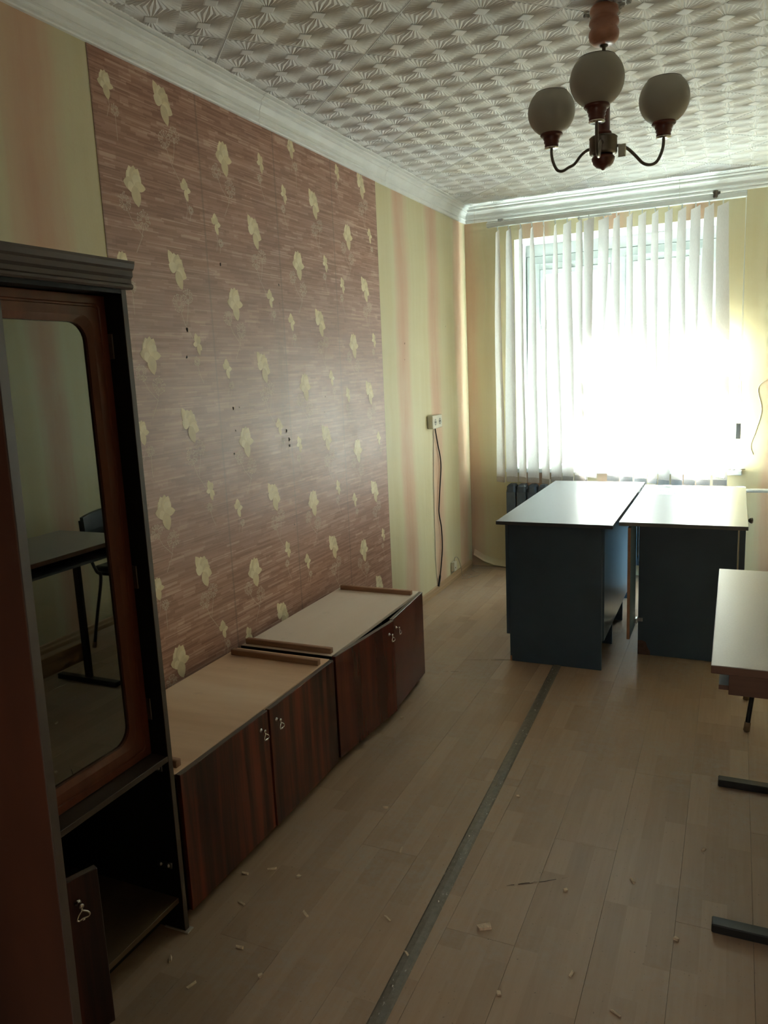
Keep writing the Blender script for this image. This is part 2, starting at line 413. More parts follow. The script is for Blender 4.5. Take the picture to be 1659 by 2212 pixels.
def mat_cloth():
    t = NT('blind_fabric'); v = t.coord()
    wv = t.noise(t.scale(v, (400, 400, 60)), 1.0, 2, 0.5)
    c = t.ramp(wv, [(0.3, (0.70, 0.655, 0.635)), (0.7, (0.78, 0.74, 0.72))])
    t.set(base=c, rough=0.9, spec=0.1)
    tl = t.n('ShaderNodeBsdfTranslucent'); t.t.links.new(c, tl.inputs[0])
    mx = t.n('ShaderNodeMixShader'); mx.inputs[0].default_value = 0.34
    t.t.links.new(t.b.outputs[0], mx.inputs[1]); t.t.links.new(tl.outputs[0], mx.inputs[2])
    t.t.links.new(mx.outputs[0], t.out.inputs[0]); return t.m
M_CLOTH = mat_cloth()
def mat_opal():
    t = NT('smoky_opal_glass'); v = t.coord()
    n = t.noise(v, 12, 2, 0.5)
    c = t.ramp(n, [(0.3, (0.52, 0.48, 0.41)), (0.7, (0.58, 0.54, 0.46))])
    t.set(base=c, rough=0.28, spec=0.5)
    tl = t.n('ShaderNodeBsdfTranslucent'); t.t.links.new(c, tl.inputs[0])
    mx = t.n('ShaderNodeMixShader'); mx.inputs[0].default_value = 0.45
    t.t.links.new(t.b.outputs[0], mx.inputs[1]); t.t.links.new(tl.outputs[0], mx.inputs[2])
    t.t.links.new(mx.outputs[0], t.out.inputs[0]); return t.m
M_OPAL = mat_opal()
def mat_strip():
    t = NT('worn_metal_strip'); v = t.coord(True)
    n = t.noise(v, 60, 4, 0.7); n2 = t.noise(t.scale(v, (1, 0.25, 1)), 160, 2, 0.6); n3 = t.noise(v, 3.1, 3, 0.6)
    c = t.ramp(n, [(0.35, (0.135, 0.118, 0.092)), (0.65, (0.185, 0.167, 0.135))])
    sp = t.math('MULTIPLY', t.ramp(n2, [(0.66, 0.0), (0.70, 0.8)]), t.ramp(n3, [(0.42, 0.1), (0.55, 1.0)]))
    c = t.mix(sp, c, (0.62, 0.60, 0.55))
    t.set(base=c, rough=0.42, metal=0.0); t.bump(n, 0.1); return t.m
M_STRIP = mat_strip()

# ================================================================== THE ROOM
# left wall
bm = bmesh.new(); box(bm, -0.2, 0.0, YB - 0.2, L + 0.5, -0.12, H + 0.12)
wl = struct('wall_left', bm, M_YEL)
# brown feature wallpaper, 1.5 mm proud, with its printed flowers
bm = bmesh.new(); box(bm, 0.0, 0.0015, 1.985, 4.073, 0.0, HC + 0.004)
bp_ = obj('brown_wallpaper', bm, M_BRN, wl, 'brown wallpaper with woven strips and pale flowers')
BIG = [(2.049, 2.436, 3), (2.318, 2.45, 2), (2.139, 2.153, 1), (2.659, 2.348, 1), (2.837, 2.1, 2), (2.319, 1.901, 2), (2.049, 1.895, 3), (3.361, 2.296, 2), (3.704, 2.197, 1), (3.184, 2.006, 1), (2.663, 1.806, 1), (3.879, 1.95, 2), (2.138, 1.605, 1), (3.358, 1.757, 2), (2.835, 1.554, 2), (3.711, 1.655, 1), (3.18, 1.461, 1), (3.876, 1.405, 2), (2.315, 1.351, 2), (2.668, 1.257, 1), (3.357, 1.208, 2), (3.698, 1.107, 1), (2.137, 1.059, 1), (2.847, 0.997, 2), (3.191, 0.911, 1), (3.883, 0.858, 2), (2.318, 0.798, 2), (2.66, 0.707, 1), (3.365, 0.656, 2), (3.711, 0.56, 1), (2.14, 0.502, 1), (2.851, 0.458, 2), (3.888, 0.312, 2), (3.887, 2.476, 2), (2.06, 1.348, 3), (2.06, 0.80, 3), (3.18, 2.50, 3)]
SMALL = [(2.922, 2.381), (2.405, 2.184), (3.097, 2.29), (2.574, 2.091), (3.621, 2.484), (3.968, 2.232), (3.447, 2.035), (2.926, 1.839), (3.618, 1.947), (3.091, 1.747), (2.404, 1.641), (2.575, 1.549), (3.967, 1.683), (3.444, 1.491), (3.617, 1.401), (2.93, 1.293), (3.096, 1.198), (3.97, 1.143), (2.407, 1.091), (2.576, 0.992), (3.454, 0.942), (3.63, 0.848), (2.934, 0.738), (3.1, 0.641), (3.974, 0.587), (2.412, 0.531), (2.584, 0.448)]
PX = 0.0019
def petal(bm, y, z, ang, ln, wd, x=PX, tone=0):
    """pointed petal from (y, z) outwards at ang (0 = up, + towards larger y)"""
    d = Vector((0, math.sin(ang), math.cos(ang))); p = Vector((0, math.cos(ang), -math.sin(ang)))
    o = Vector((x, y, z)); K = 7
    prof = [(t / K, (math.sin(PI * (t / K) ** 0.85)) ** 0.75 * 0.56) for t in range(1, K)]
    pts = [(0, 0)] + prof + [(1, 0)] + [(t, -h) for t, h in reversed(prof)]
    f = bm.faces.new([bm.verts.new(o + d * ln * t + p * wd * 1.12 * h) for t, h in pts]); f.material_index = tone
    f.normal_update()
    if f.normal.x < 0: f.normal_flip()
def flower(bm, y, z, kind, s=1.0):
    if kind == 1 or kind == 3:
        k = s * (0.66 if kind == 3 else 1.0)
        P = [(-0.62, .052, .036), (-0.28, .062, .034), (0.08, .064, .034), (0.42, .062, .034), (0.8, .048, .034), (-1.45, .050, .034), (1.6, .056, .026), (-2.1, .034, .030), (2.95, .068, .036)]
    else:
        k = s
        P = [(-0.5, .076, .032), (-0.12, .060, .036), (0.28, .060, .036), (0.7, .052, .036), (-1.15, .044, .032), (1.35, .046, .034), (1.95, .058, .034), (2.4, .044, .032), (2.8, .070, .032)]
    for j, (a, ln, wd) in enumerate(P):
        petal(bm, y, z, a, ln * k, wd * k, PX + j * 0.00008, (0, 1, 2)[(j * 2) % 3])
def small_flower(bm, y, z, kind):
    P = [(0.0, .040, .024), (-0.9, .030, .018), (1.6, .034, .018), (2.8, .042, .018), (0.5, .03, .02)] if kind else [(-0.2, .042, .022), (0.5, .034, .02), (-1.6, .026, .016), (2.3, .032, .018), (2.9, .042, .016)]
    for j, (a, ln, wd) in enumerate(P): petal(bm, y, z, a, ln, wd, PX + j * 0.00008, j % 3)
def stroke(bm, pts, w_):
    for (y0, z0), (y1, z1) in zip(pts, pts[1:]):
        d = Vector((y1 - y0, z1 - z0)); n = Vector((-d.y, d.x)).normalized() * w_ / 2
        vs = [bm.verts.new((PX - 0.0002, a, b)) for a, b in ((y0 + n.x, z0 + n.y), (y0 - n.x, z0 - n.y), (y1 - n.x, z1 - n.y), (y1 + n.x, z1 + n.y))]
        f = bm.faces.new(vs)
def dandelion(bm, y, z, r, stem):
    n = 22
    for k in range(n):
        a = 2 * PI * k / n + random.uniform(-.1, .1)
        r0, r1 = r * 0.28, r * random.uniform(0.72, 1.0)
        stroke(bm, [(y + r0 * math.cos(a), z + r0 * math.sin(a)), (y + r1 * math.cos(a), z + r1 * math.sin(a))], 0.0014)
        stroke(bm, [(y + r1 * math.cos(a - .12), z + r1 * math.sin(a - .12)), (y + r1 * math.cos(a + .12), z + r1 * math.sin(a + .12))], 0.0022)
    ex, ez = stem
    stroke(bm, [(y, z - r * .3), (y + ex * .35, z + ez * .55), (y + ex, z + ez)], 0.0016)
fl = bmesh.new(); dn = bmesh.new()
for y, z, k in BIG:
    flower(fl, y, z - 0.004, k)
    if k == 1:
        dandelion(dn, y - 0.052, z - 0.062, 0.030, (0.075, -0.10)); dandelion(dn, y + 0.032, z - 0.108, 0.034, (-0.05, -0.11))
    elif k == 2:
        dandelion(dn, y + 0.052, z - 0.092, 0.030, (-0.02, -0.10)); dandelion(dn, y - 0.002, z - 0.118, 0.034, (0.07, -0.13))
    else:
        dandelion(dn, y + 0.034, z - 0.072, 0.020, (0.0, -0.09)); stroke(dn, [(y, z - .02), (y + .012, z - .06), (y - .004, z - .10)], 0.0014)
for i, (y, z) in enumerate(SMALL):
    small_flower(fl, y, z, i % 2)
    if i % 2: dandelion(dn, y + 0.026, z - 0.066, 0.016, (-0.01, -0.04)); stroke(dn, [(y, z - .02), (y + .01, z - .06), (y - .004, z - .10)], 0.0014)
    else: dandelion(dn, y - 0.012, z - 0.062, 0.018, (0.03, -0.08))
for b in (fl, dn):
    for gm in [v for v in b.verts if not (1.987 < v.co.y < 4.071 and v.co.z < HC)]:
        gm.co.y = min(max(gm.co.y, 1.987), 4.071); gm.co.z = min(gm.co.z, HC)
o = obj('flower_print', fl, [M_FLOWER, M_FLOWER2, M_FLOWER3], bp_, 'cream flowers printed on the brown paper', fix=False); o['kind'] = 'stuff'
o = obj('dandelion_print', dn, M_DANDEL, bp_, 'thin pale seed heads and stems', fix=False); o['kind'] = 'stuff'
HOLES = [(2.587, 1.947, 9), (2.349, 1.691, 10), (2.333, 1.594, 7), (2.598, 1.394, 9), (2.58, 1.214, 7), (2.99, 1.271, 9), (3.009, 1.228, 13), (3.01, 1.203, 10), (3.005, 1.903, 8), (3.371, 1.403, 5), (3.005, 0.839, 5), (3.002, 1.824, 5), (2.64, 1.395, 5), (3.353, 1.33, 5), (5.149, 1.797, 5), (4.411, 1.672, 8), (4.401, 1.576, 5), (2.602, 1.305, 6)]
bm = bmesh.new()
for y, z, s in HOLES:
    n = 9; xx = 0.0026 if y < 4.07 else 0.0008
    c = bm.verts.new((xx, y, z)); rg = []
    for k in range(n):
        r = s * 0.001 * random.uniform(0.35, 1.1)
        rg.append(bm.verts.new((xx - 0.0002, y + r * math.cos(2 * PI * k / n) * .8, z + r * math.sin(2 * PI * k / n))))
    for k in range(n): bm.faces.new((c, rg[k], rg[(k + 1) % n]))
o = obj('torn_hole', bm, M_HOLE, wl, 'small dark torn nail holes', fix=False); o['kind'] = 'stuff'

# back wall with the window opening (four blocks in one piece)
bm = bmesh.new()
for a in ((-0.0, WX0, -0.12, H + .12), (WX1, XR, -0.12, H + .12), (WX0, WX1, -0.12, WZ0 - 0.03), (WX0, WX1, WZ1, H + .12)):
    box(bm, a[0], a[1], L, L + 0.5, a[2], a[3])
for f in bm.faces:
    c = f.calc_center_median()
    if c.y > L + 0.1 and c.y < L + 0.45 and WX0 - .01 < c.x < WX1 + .01 and WZ0 - 0.05 < c.z < WZ1 + 0.01: f.material_index = 1
wb = struct('wall_back', bm, [M_YEL, M_PLAST], fix=False)
# raised blister of loose paper right of the window, curled paper at the foot
bm = bmesh.new(); tube(bm, smooth_path([(2.02, L - 0.001, 1.36), (1.96, L - 0.001, 1.30), (1.985, L - 0.001, 1.16), (1.955, L - 0.001, 1.02), (1.93, L - 0.001, 0.93), (1.945, L - .002, 0.87)], 6), 0.0025, 6)
obj('paper_blister', bm, M_YEL, wb, 'wrinkled edge of loosened wallpaper')
bm = bmesh.new()
cur = [(0.02, 0.10), (0.10, 0.055), (0.18, 0.03), (0.28, 0.02), (0.36, 0.022)]
for (xa, za), (xb, zb) in zip(cur, cur[1:]):
    rows_ = []
    for (xx, zz) in ((xa, za), (xb, zb)):
        rows_.append([bm.verts.new((xx, L - 0.002, zz + 0.03)), bm.verts.new((xx, L - 0.018, zz)), bm.verts.new((xx, L - 0.030, zz - 0.012)), bm.verts.new((xx, L - 0.022, max(0.002, zz - 0.022)))])
    for k in range(3): bm.faces.new((rows_[0][k], rows_[1][k], rows_[1][k + 1], rows_[0][k + 1]))
bmesh.ops.remove_doubles(bm, verts=bm.verts[:], dist=1e-5)
obj('curled_paper', bm, M_YEL, wb, 'wallpaper hem curling off the wall')
bm = bmesh.new(); box(bm, XR, XR + 0.2, YB - 0.2, L + 0.5, -0.12, H + .12); struct('wall_right', bm, M_YEL)
bm = bmesh.new()
for a in ((0.0, 1.25, -.12, H + .12), (2.25, XR, -.12, H + .12), (1.25, 2.25, -.12, -0.009), (1.25, 2.25, 2.15, H + .12)): box(bm, a[0], a[1], YB - 0.2, YB, a[2], a[3])
struct('wall_rear', bm, M_YEL)
# unseen hallway and doorway, added to let the fill light in
HY = YB - 2.2
bm = bmesh.new()
box(bm, -0.1, 3.4, HY, YB - 0.2, -0.12, -0.009); box(bm, -0.1, 3.4, HY, YB - 0.2, H, H + .12); box(bm, -0.1, 3.4, HY - .1, HY, -.12, H + .12)
box(bm, -0.2, -0.1, HY - .1, YB - 0.2, -.12, H + .12); box(bm, 3.4, 3.5, HY - .1, YB - .2, -.12, H + .12); box(bm, XR, 3.4, YB - .2, YB - .15, -.12, H + .12)
struct('wall_added_hallway', bm, M_PLAST)

# floor: laminate boards
bm = bmesh.new(); box(bm, 0.0, XR, YB, L, -0.12, -0.009)
floor = struct('floor', bm, M_SCREED)
SX0, SX1 = 1.098, 1.098       # line where the metal strip runs
PW, PL, G = 0.192, 1.29, 0.0003
full = None; k = 0
nx = int(math.ceil(XR / PW))
for i in range(nx):
    x0, x1 = i * PW, min(XR, (i + 1) * PW)
    y = YB - (0.37 * i * 1.63 % 1.0) * PL
    while y < L:
        y0, y1 = max(YB, y), min(L, y + PL)
        if y1 - y0 > 0.02:
            cut = (x1 - x0 < PW - 1e-4) or (y1 - y0 < PL - 1e-4)
            if cut or full is None:
                b = bmesh.new(); box(b, G, x1 - x0 - G, G, y1 - y0 - G, -0.0085, 0.0)
                top = [e for e in b.edges if all(abs(v.co.z) < 1e-6 for v in e.verts)]
                bmesh.ops.bevel(b, geom=top, offset=0.0003, segments=1, affect='EDGES')
                bmesh.ops.recalc_face_normals(b, faces=b.faces[:])
                me = bpy.data.meshes.new('floor_plank'); b.to_mesh(me); b.free(); me.materials.append(M_FLOOR)
                if not cut: full = me
            else: me = full
            p = bpy.data.objects.new('floor_plank', me); COL.objects.link(p); p.parent = floor; p.location = (x0, y0, 0)
        y += PL
# strip over the joint, slightly off the line of the boards
sa, sb = Vector((1.1035, YB, 0)), Vector((1.020, L - 0.2, 0))
sa = Vector((1.174, YB + 0.02, 0)); sb = Vector((1.003, 5.4, 0))
d = (sb - sa).normalized(); nrm = Vector((d.y, -d.x, 0))
bm = bmesh.new(); secs = [(-0.0215, 0.0003), (-0.016, 0.0035), (0.0, 0.0048), (0.016, 0.0035), (0.0215, 0.0003)]
a = [bm.verts.new(sa + nrm * u + Vector((0, 0, z))) for u, z in secs]; b = [bm.verts.new(sb + nrm * u + Vector((0, 0, z))) for u, z in secs]
for i in range(4): bm.faces.new((a[i], a[i + 1], b[i + 1], b[i]))
bm.faces.new((a[4], a[0], b[0], b[4])); bm.faces.new(a[::-1]); bm.faces.new(b)
st = struct('trim_1', bm, M_STRIP, 'worn grey metal joint strip running across the wooden floor')
for q in range(14):
    t_ = 0.32 + q * 0.05; p = sa.lerp(sb, t_); b = bmesh.new()
    lathe(b, [(0.0, 0.0066), (0.0028, 0.0062), (0.0042, 0.0046), (0.0042, 0.003)], p + nrm * (0.004 if q % 2 else -0.004), 10)
    obj('screw', b, M_CHROME, st)

# ceiling and its relief tiles laid on the diagonal
bm = bmesh.new(); box(bm, 0.0, XR, YB, L, H + 0.004, H + 0.12)
ceil = struct('ceiling', bm, M_TILEBACK)
def tile_bm():
    """one 0.5 m tile: 3 x 3 motifs, each a small square plate inside a fan of ridges (hangs in -z)"""
    bm = bmesh.new(); S = 0.5; g = 0.0010; m = (S - 2 * 0.006) / 3; o0 = -S / 2 + 0.006
    for i in range(3):
        for j in range(3):
            cx, cy = o0 + (i + .5) * m, o0 + (j + .5) * m
            hm, hp = m / 2, 0.021
            n = 64; outer, inner = [], []
            def sq(h, k):
                s = k / n * 4; e = int(s) % 4; f = s - int(s)
                return ((-h + 2 * h * f, -h), (h, -h + 2 * h * f), (h - 2 * h * f, h), (-h, h - 2 * h * f))[e]
            mid = []
            for k in range(n):
                x, y = sq(hm, k); corner = 0
                t = 0
                zo = -0.0002 if k % 2 == 0 else -0.0030
                outer.append(bm.verts.new((cx + x, cy + y, zo)))
                x, y = sq(hm * 0.62, k); mid.append(bm.verts.new((cx + x, cy + y, -0.0008 if k % 2 == 0 else -0.0042)))
                x, y = sq(hp, k); inner.append(bm.verts.new((cx + x, cy + y, -0.0020 if k % 2 == 0 else -0.0045)))
            for k in range(n):
                k2 = (k + 1) % n
                bm.faces.new((outer[k], outer[k2], mid[k2], mid[k])); bm.faces.new((mid[k], mid[k2], inner[k2], inner[k]))
            pl = [bm.verts.new((cx + sx * hp, cy + sy * hp, -0.0045)) for sx, sy in ((-1, -1), (1, -1), (1, 1), (-1, 1))]
            pt = [bm.verts.new((cx + sx * hp * .82, cy + sy * hp * .82, -0.0056)) for sx, sy in ((-1, -1), (1, -1), (1, 1), (-1, 1))]
            for q in range(4): bm.faces.new((pl[q], pl[(q + 1) % 4], pt[(q + 1) % 4], pt[q]))
            bm.faces.new(pt)
    a = S / 2 - g; b_ = -o0
    o_ = [bm.verts.new((sx * a, sy * a, -0.0022)) for sx, sy in ((-1, -1), (1, -1), (1, 1), (-1, 1))]
    i_ = [bm.verts.new((sx * b_, sy * b_, -0.0008)) for sx, sy in ((-1, -1), (1, -1), (1, 1), (-1, 1))]
    u_ = [bm.verts.new((sx * a, sy * a, 0.0015)) for sx, sy in ((-1, -1), (1, -1), (1, 1), (-1, 1))]
    for q in range(4):
        bm.faces.new((o_[q], o_[(q + 1) % 4], i_[(q + 1) % 4], i_[q])); bm.faces.new((u_[q], u_[(q + 1) % 4], o_[(q + 1) % 4], o_[q]))
    for f in bm.faces:
        f.normal_update()
        if f.normal.z > 0: f.normal_flip()
    return bm
_tb = tile_bm(); ROT = Matrix.Rotation(-PI / 4, 3, 'Z'); bmesh.ops.rotate(_tb, matrix=ROT, verts=_tb.verts[:])
tile_me = bpy.data.meshes.new('ceiling_tile'); _tb.to_mesh(tile_me); _tb.free(); tile_me.materials.append(M_TILE)
r2 = math.sqrt(2)
ntile = 0
for i in range(-12, 14):
    for j in range(-14, 10):
        s = 2.63 + 0.7071 * (i + .5); dd = 2.19 + 0.7071 * (j + .5)     # s = x + y, dd = y - x
        cx, cy = (s - dd) / 2, (s + dd) / 2; h = 0.3536
        if cx + h < 0.02 or cx - h > XR - 0.02 or cy + h < YB + 0.02 or cy - h > L - 0.02: continue
        inside = cx - h >= 0.0 and cx + h <= XR and cy - h >= YB and cy + h <= L
        if inside: me = tile_me
        else:
            b = bmesh.new(); b.from_mesh(tile_me)
            for co, no in (((0.002 - cx, 0, 0), (-1, 0, 0)), ((XR - .002 - cx, 0, 0), (1, 0, 0)), ((0, YB + .002 - cy, 0), (0, -1, 0)), ((0, L - .002 - cy, 0), (0, 1, 0))):
                bmesh.ops.bisect_plane(b, geom=b.verts[:] + b.edges[:] + b.faces[:], plane_co=co, plane_no=no, clear_outer=True)
            if len(b.faces) < 3: b.free(); continue
            me = bpy.data.meshes.new('ceiling_tile'); b.to_mesh(me); b.free()
        t_ = bpy.data.objects.new('ceiling_tile', me); COL.objects.link(t_); t_.parent = ceil; t_.location = (cx, cy, H); ntile += 1

# cornice
PROF = [(0, 0), (.012, 0), (.015, .004), (.015, .010), (.010, .013), (.012, .020), (.019, .024), (.020, .030), (.015, .034), (.018, .050), (.026, .064), (.030, .070), (.036, .072), (.037, .078), (.032, .081),
        (.036, .088), (.050, .093), (.052, .098), (.047, .101), (.064, .104), (.066, .1085), (0, .1085)]
def cornice(p0, p1, inward, mit0, mit1):
    """extrude PROF from p0 to p1 (wall line), inward = unit normal into the room, mitre lengths per unit depth"""
    bm = bmesh.new(); p0, p1, inn = Vector(p0), Vector(p1), Vector(inward); d = (p1 - p0).normalized()
    A = [bm.verts.new(p0 + inn * u + d * u * mit0 + Vector((0, 0, HC + z))) for u, z in PROF]
    B = [bm.verts.new(p1 + inn * u - d * u * mit1 + Vector((0, 0, HC + z))) for u, z in PROF]
    n = len(PROF)
    for i in range(n): bm.faces.new((A[i], A[(i + 1) % n], B[(i + 1) % n], B[i]))
    bm.faces.new(A[::-1]); bm.faces.new(B); return bm
segs = [cornice((0, YB, 0), (0, 2.923, 0), (1, 0, 0), 1, 0.35), cornice((0, 2.9252, 0), (0, 4.188, 0), (1, 0, 0), -0.35, 0.25), cornice((0, 4.190, 0), (0, L, 0), (1, 0, 0), -0.25, 1)]
c1 = struct('trim_2', bmesh.new(), M_CORN, 'white moulded cornice along the left wall')
for s_ in segs: obj('cornice_length', s_, M_CORN, c1)
c2 = struct('trim_3', bmesh.new(), M_CORN, 'white moulded cornice above the window')
for s_ in (cornice((0, L, 0), (0.075, L, 0), (0, -1, 0), 1, -0.3), cornice((0.0765, L, 0), (1.455, L, 0), (0, -1, 0), 0.3, 0), cornice((1.457, L, 0), (XR, L, 0), (0, -1, 0), 0, 1)):
    obj('cornice_length', s_, M_CORN, c2)
c3 = struct('trim_4', cornice((XR, YB, 0), (XR, L, 0), (-1, 0, 0), 1, 1), M_CORN)
c4 = struct('trim_5', cornice((0, YB, 0), (XR, YB, 0), (0, 1, 0), 1, 1), M_CORN)

# baseboards
def base_bm(x0, x1, y0, y1, h=0.052, t=0.016, axis='y', sgn=1):
    bm = bmesh.new(); pr = [(0, 0), (t, 0), (t, h * .45), (t * .7, h * .62), (t * .55, h * .9), (t * .25, h), (0, h)]
    if axis == 'y':
        A = [bm.verts.new((x0 + sgn * u, y0, z)) for u, z in pr]; B = [bm.verts.new((x0 + sgn * u, y1, z)) for u, z in pr]
    else:
        A = [bm.verts.new((x0, y0 + sgn * u, z)) for u, z in pr]; B = [bm.verts.new((x1, y0 + sgn * u, z)) for u, z in pr]
    n = len(pr)
    for i in range(n): bm.faces.new((A[i], A[(i + 1) % n], B[(i + 1) % n], B[i]))
    bm.faces.new(A[::-1]); bm.faces.new(B); return bm
struct('baseboard_left', base_bm(0.0, 0, 3.45, L - 0.035), M_BASEB)
struct('baseboard_right', base_bm(XR, 0, YB + .03, L - 0.03, sgn=-1), M_BASEB)

# ---- window
win = struct('window_1', bmesh.new(), M_WPAINT)
def frame_rect(bm, x0, x1, z0, z1, y0, y1, w_, bev=0.003):
    for a in ((x0, x0 + w_, z0, z1), (x1 - w_, x1, z0, z1), (x0 + w_, x1 - w_, z0, z0 + w_), (x0 + w_, x1 - w_, z1 - w_, z1)):
        add_bevbox(bm, a[0], a[1], y0, y1, a[2], a[3], bev)
bm = bmesh.new()
FX0, FX1 = 0.372, 1.682
frame_rect(bm, FX0, FX1, WZ0 + .005, 2.300, 5.95, 6.02, 0.055)
add_bevbox(bm, 1.035, 1.085, 5.945, 6.02, WZ0 + .05, 2.25, 0.004)
obj('window_frame', bm, M_WPAINT, win)
bm = bmesh.new(); box(bm, WX0, WX1, 5.965, 6.08, 2.305, WZ1); obj('head_infill', bm, M_PLAST, win)
for (a, b, vx0, vx1) in ((0.432, 1.030, 0.47, 0.990), (1.090, 1.624, 1.128, 1.586)):
    bm = bmesh.new(); frame_rect(bm, a, b, WZ0 + .06, 2.245, 5.925, 5.965, 0.045)
    add_bevbox(bm, a + .045, b - .045, 5.928, 5.962, 1.765, 1.80, 0.003)
    cs = obj('casement', bm, M_WPAINT, win)
    bm = bmesh.new(); frame_rect(bm, a + .047, b - .047, 1.802, 2.198, 5.918, 5.95, 0.036); obj('vent_sash', bm, M_WPAINT, cs)
    bm = bmesh.new(); box(bm, a + .04, b - .04, 5.944, 5.947, WZ0 + .10, 1.77); box(bm, a + .075, b - .075, 5.934, 5.937, 1.835, 2.165); obj('pane', bm, M_GLASS, cs)
    bm = bmesh.new(); hx = b - .022 if a < 1 else a + .022
    add_bevbox(bm, hx - .008, hx + .008, 5.900, 5.925, 1.42, 1.52, 0.003); obj('window_catch', bm, M_STEEL, cs)
bm = bmesh.new(); frame_rect(bm, FX0, FX1, WZ0 + .005, 2.300, 6.055, 6.10, 0.06); add_bevbox(bm, 1.03, 1.09, 6.055, 6.10, WZ0 + .06, 2.24, 0.003)
for a, b in ((0.43, 1.03), (1.09, 1.625)): add_bevbox(bm, a, b, 6.06, 6.095, 1.76, 1.81, 0.003)
obj('outer_frame', bm, M_WPAINT, win)
bm = bmesh.new(); box(bm, 0.43, 1.03, 6.075, 6.078, WZ0 + .06, 2.24); box(bm, 1.09, 1.625, 6.075, 6.078, WZ0 + .06, 2.24); obj('outer_pane', bm, M_GLASS, win)
bm = bmesh.new()
add_bevbox(bm, WX0 + .002, WX1 - .002, L - 0.004, 5.95, WZ0 - 0.028, WZ0 + 0.003, 0.002)
add_bevbox(bm, 0.30, 1.885, 5.535, L + 0.0, WZ0 - 0.03, WZ0 + 0.004, 0.006)
obj('window_sill', bm, M_PLAST, win)
bm = bmesh.new()
for k in range(9):
    a = random.uniform(0, .10); s_ = random.uniform(.008, .02)
    m_ = Matrix.Translation((1.80 + a * .9, 5.55 + random.uniform(0, .05), WZ0 + .005)) @ Matrix.Rotation(random.uniform(0, 3), 4, 'Z')
    add_bevbox(bm, -s_, s_, -s_ * .6, s_ * .6, 0, s_ * .5, s_ * .2, m_)
o = obj('plaster_crumbs', bm, M_CRUMB, win); o['kind'] = 'stuff'

# ================================================================== VERTICAL BLIND
TOPS = [(0.257, 0.303), (0.333, 0.383), (0.422, 0.462), (0.504, 0.537), (0.592, 0.611), (0.666, 0.695), (0.729, 0.792), (0.815, 0.866), (0.868, 0.945), (0.958, 1.033), (1.057, 1.104), (1.139, 1.185), (1.212, 1.268), (1.297, 1.342), (1.375, 1.427), (1.455, 1.507), (1.531, 1.59), (1.611, 1.666), (1.686, 1.751)]
BOTS = [(0.236, 0.312), (0.315, 0.403), (0.403, 0.473), (0.473, 0.560), (0.572, 0.641), (0.641, 0.725), (0.722, 0.806), (0.806, 0.882), (0.862, 0.905), (0.888, 0.962), (1.030, 1.114), (1.116, 1.205), (1.212, 1.298), (1.298, 1.365), (1.366, 1.443), (1.448, 1.524), (1.528, 1.603), (1.605, 1.695), (1.708, 1.797)]
ZB = [0.676, 0.678, 0.677, 0.674, 0.668, 0.682, 0.688, 0.695, 0.70, 0.715, 0.696, 0.692, 0.681, 0.683, 0.672, 0.676, 0.678, 0.679, 0.679]
YBL = 5.495
blind = thing('vertical_blind', 'white vertical fabric blind hanging in front of the bright window', 'blind', (1.03, YBL, 2.47))
bm = bmesh.new(); add_bevbox(bm, 0.205, 1.852, YBL - 0.02, YBL + 0.02, 2.466, 2.496, 0.003); add_bevbox(bm, 0.205, 1.852, YBL + 0.004, YBL + 0.03, 2.492, 2.508, 0.002)
obj('head_rail', bm, M_RAILW, blind)
for x in (0.30, 1.683):
    b = bmesh.new(); add_bevbox(b, x - .012, x + .012, YBL - 0.022, L, 2.496, 2.502, 0.001); add_bevbox(b, x - .018, x + .018, YBL + .0, YBL + .03, 2.502, 2.518, 0.002)
    obj('bracket', b, M_STEEL if x < 1 else M_BRONZE, blind)
    if x > 1:
        b = bmesh.new(); lathe(b, [(0.0, 0), (.010, 0), (.014, .010), (.011, .026), (.016, .034), (.018, .044), (0, .046)], (x - .01, YBL - .034, 2.474), 14); obj('clamp_knob', b, M_BRONZE, blind)
W_S = 0.089
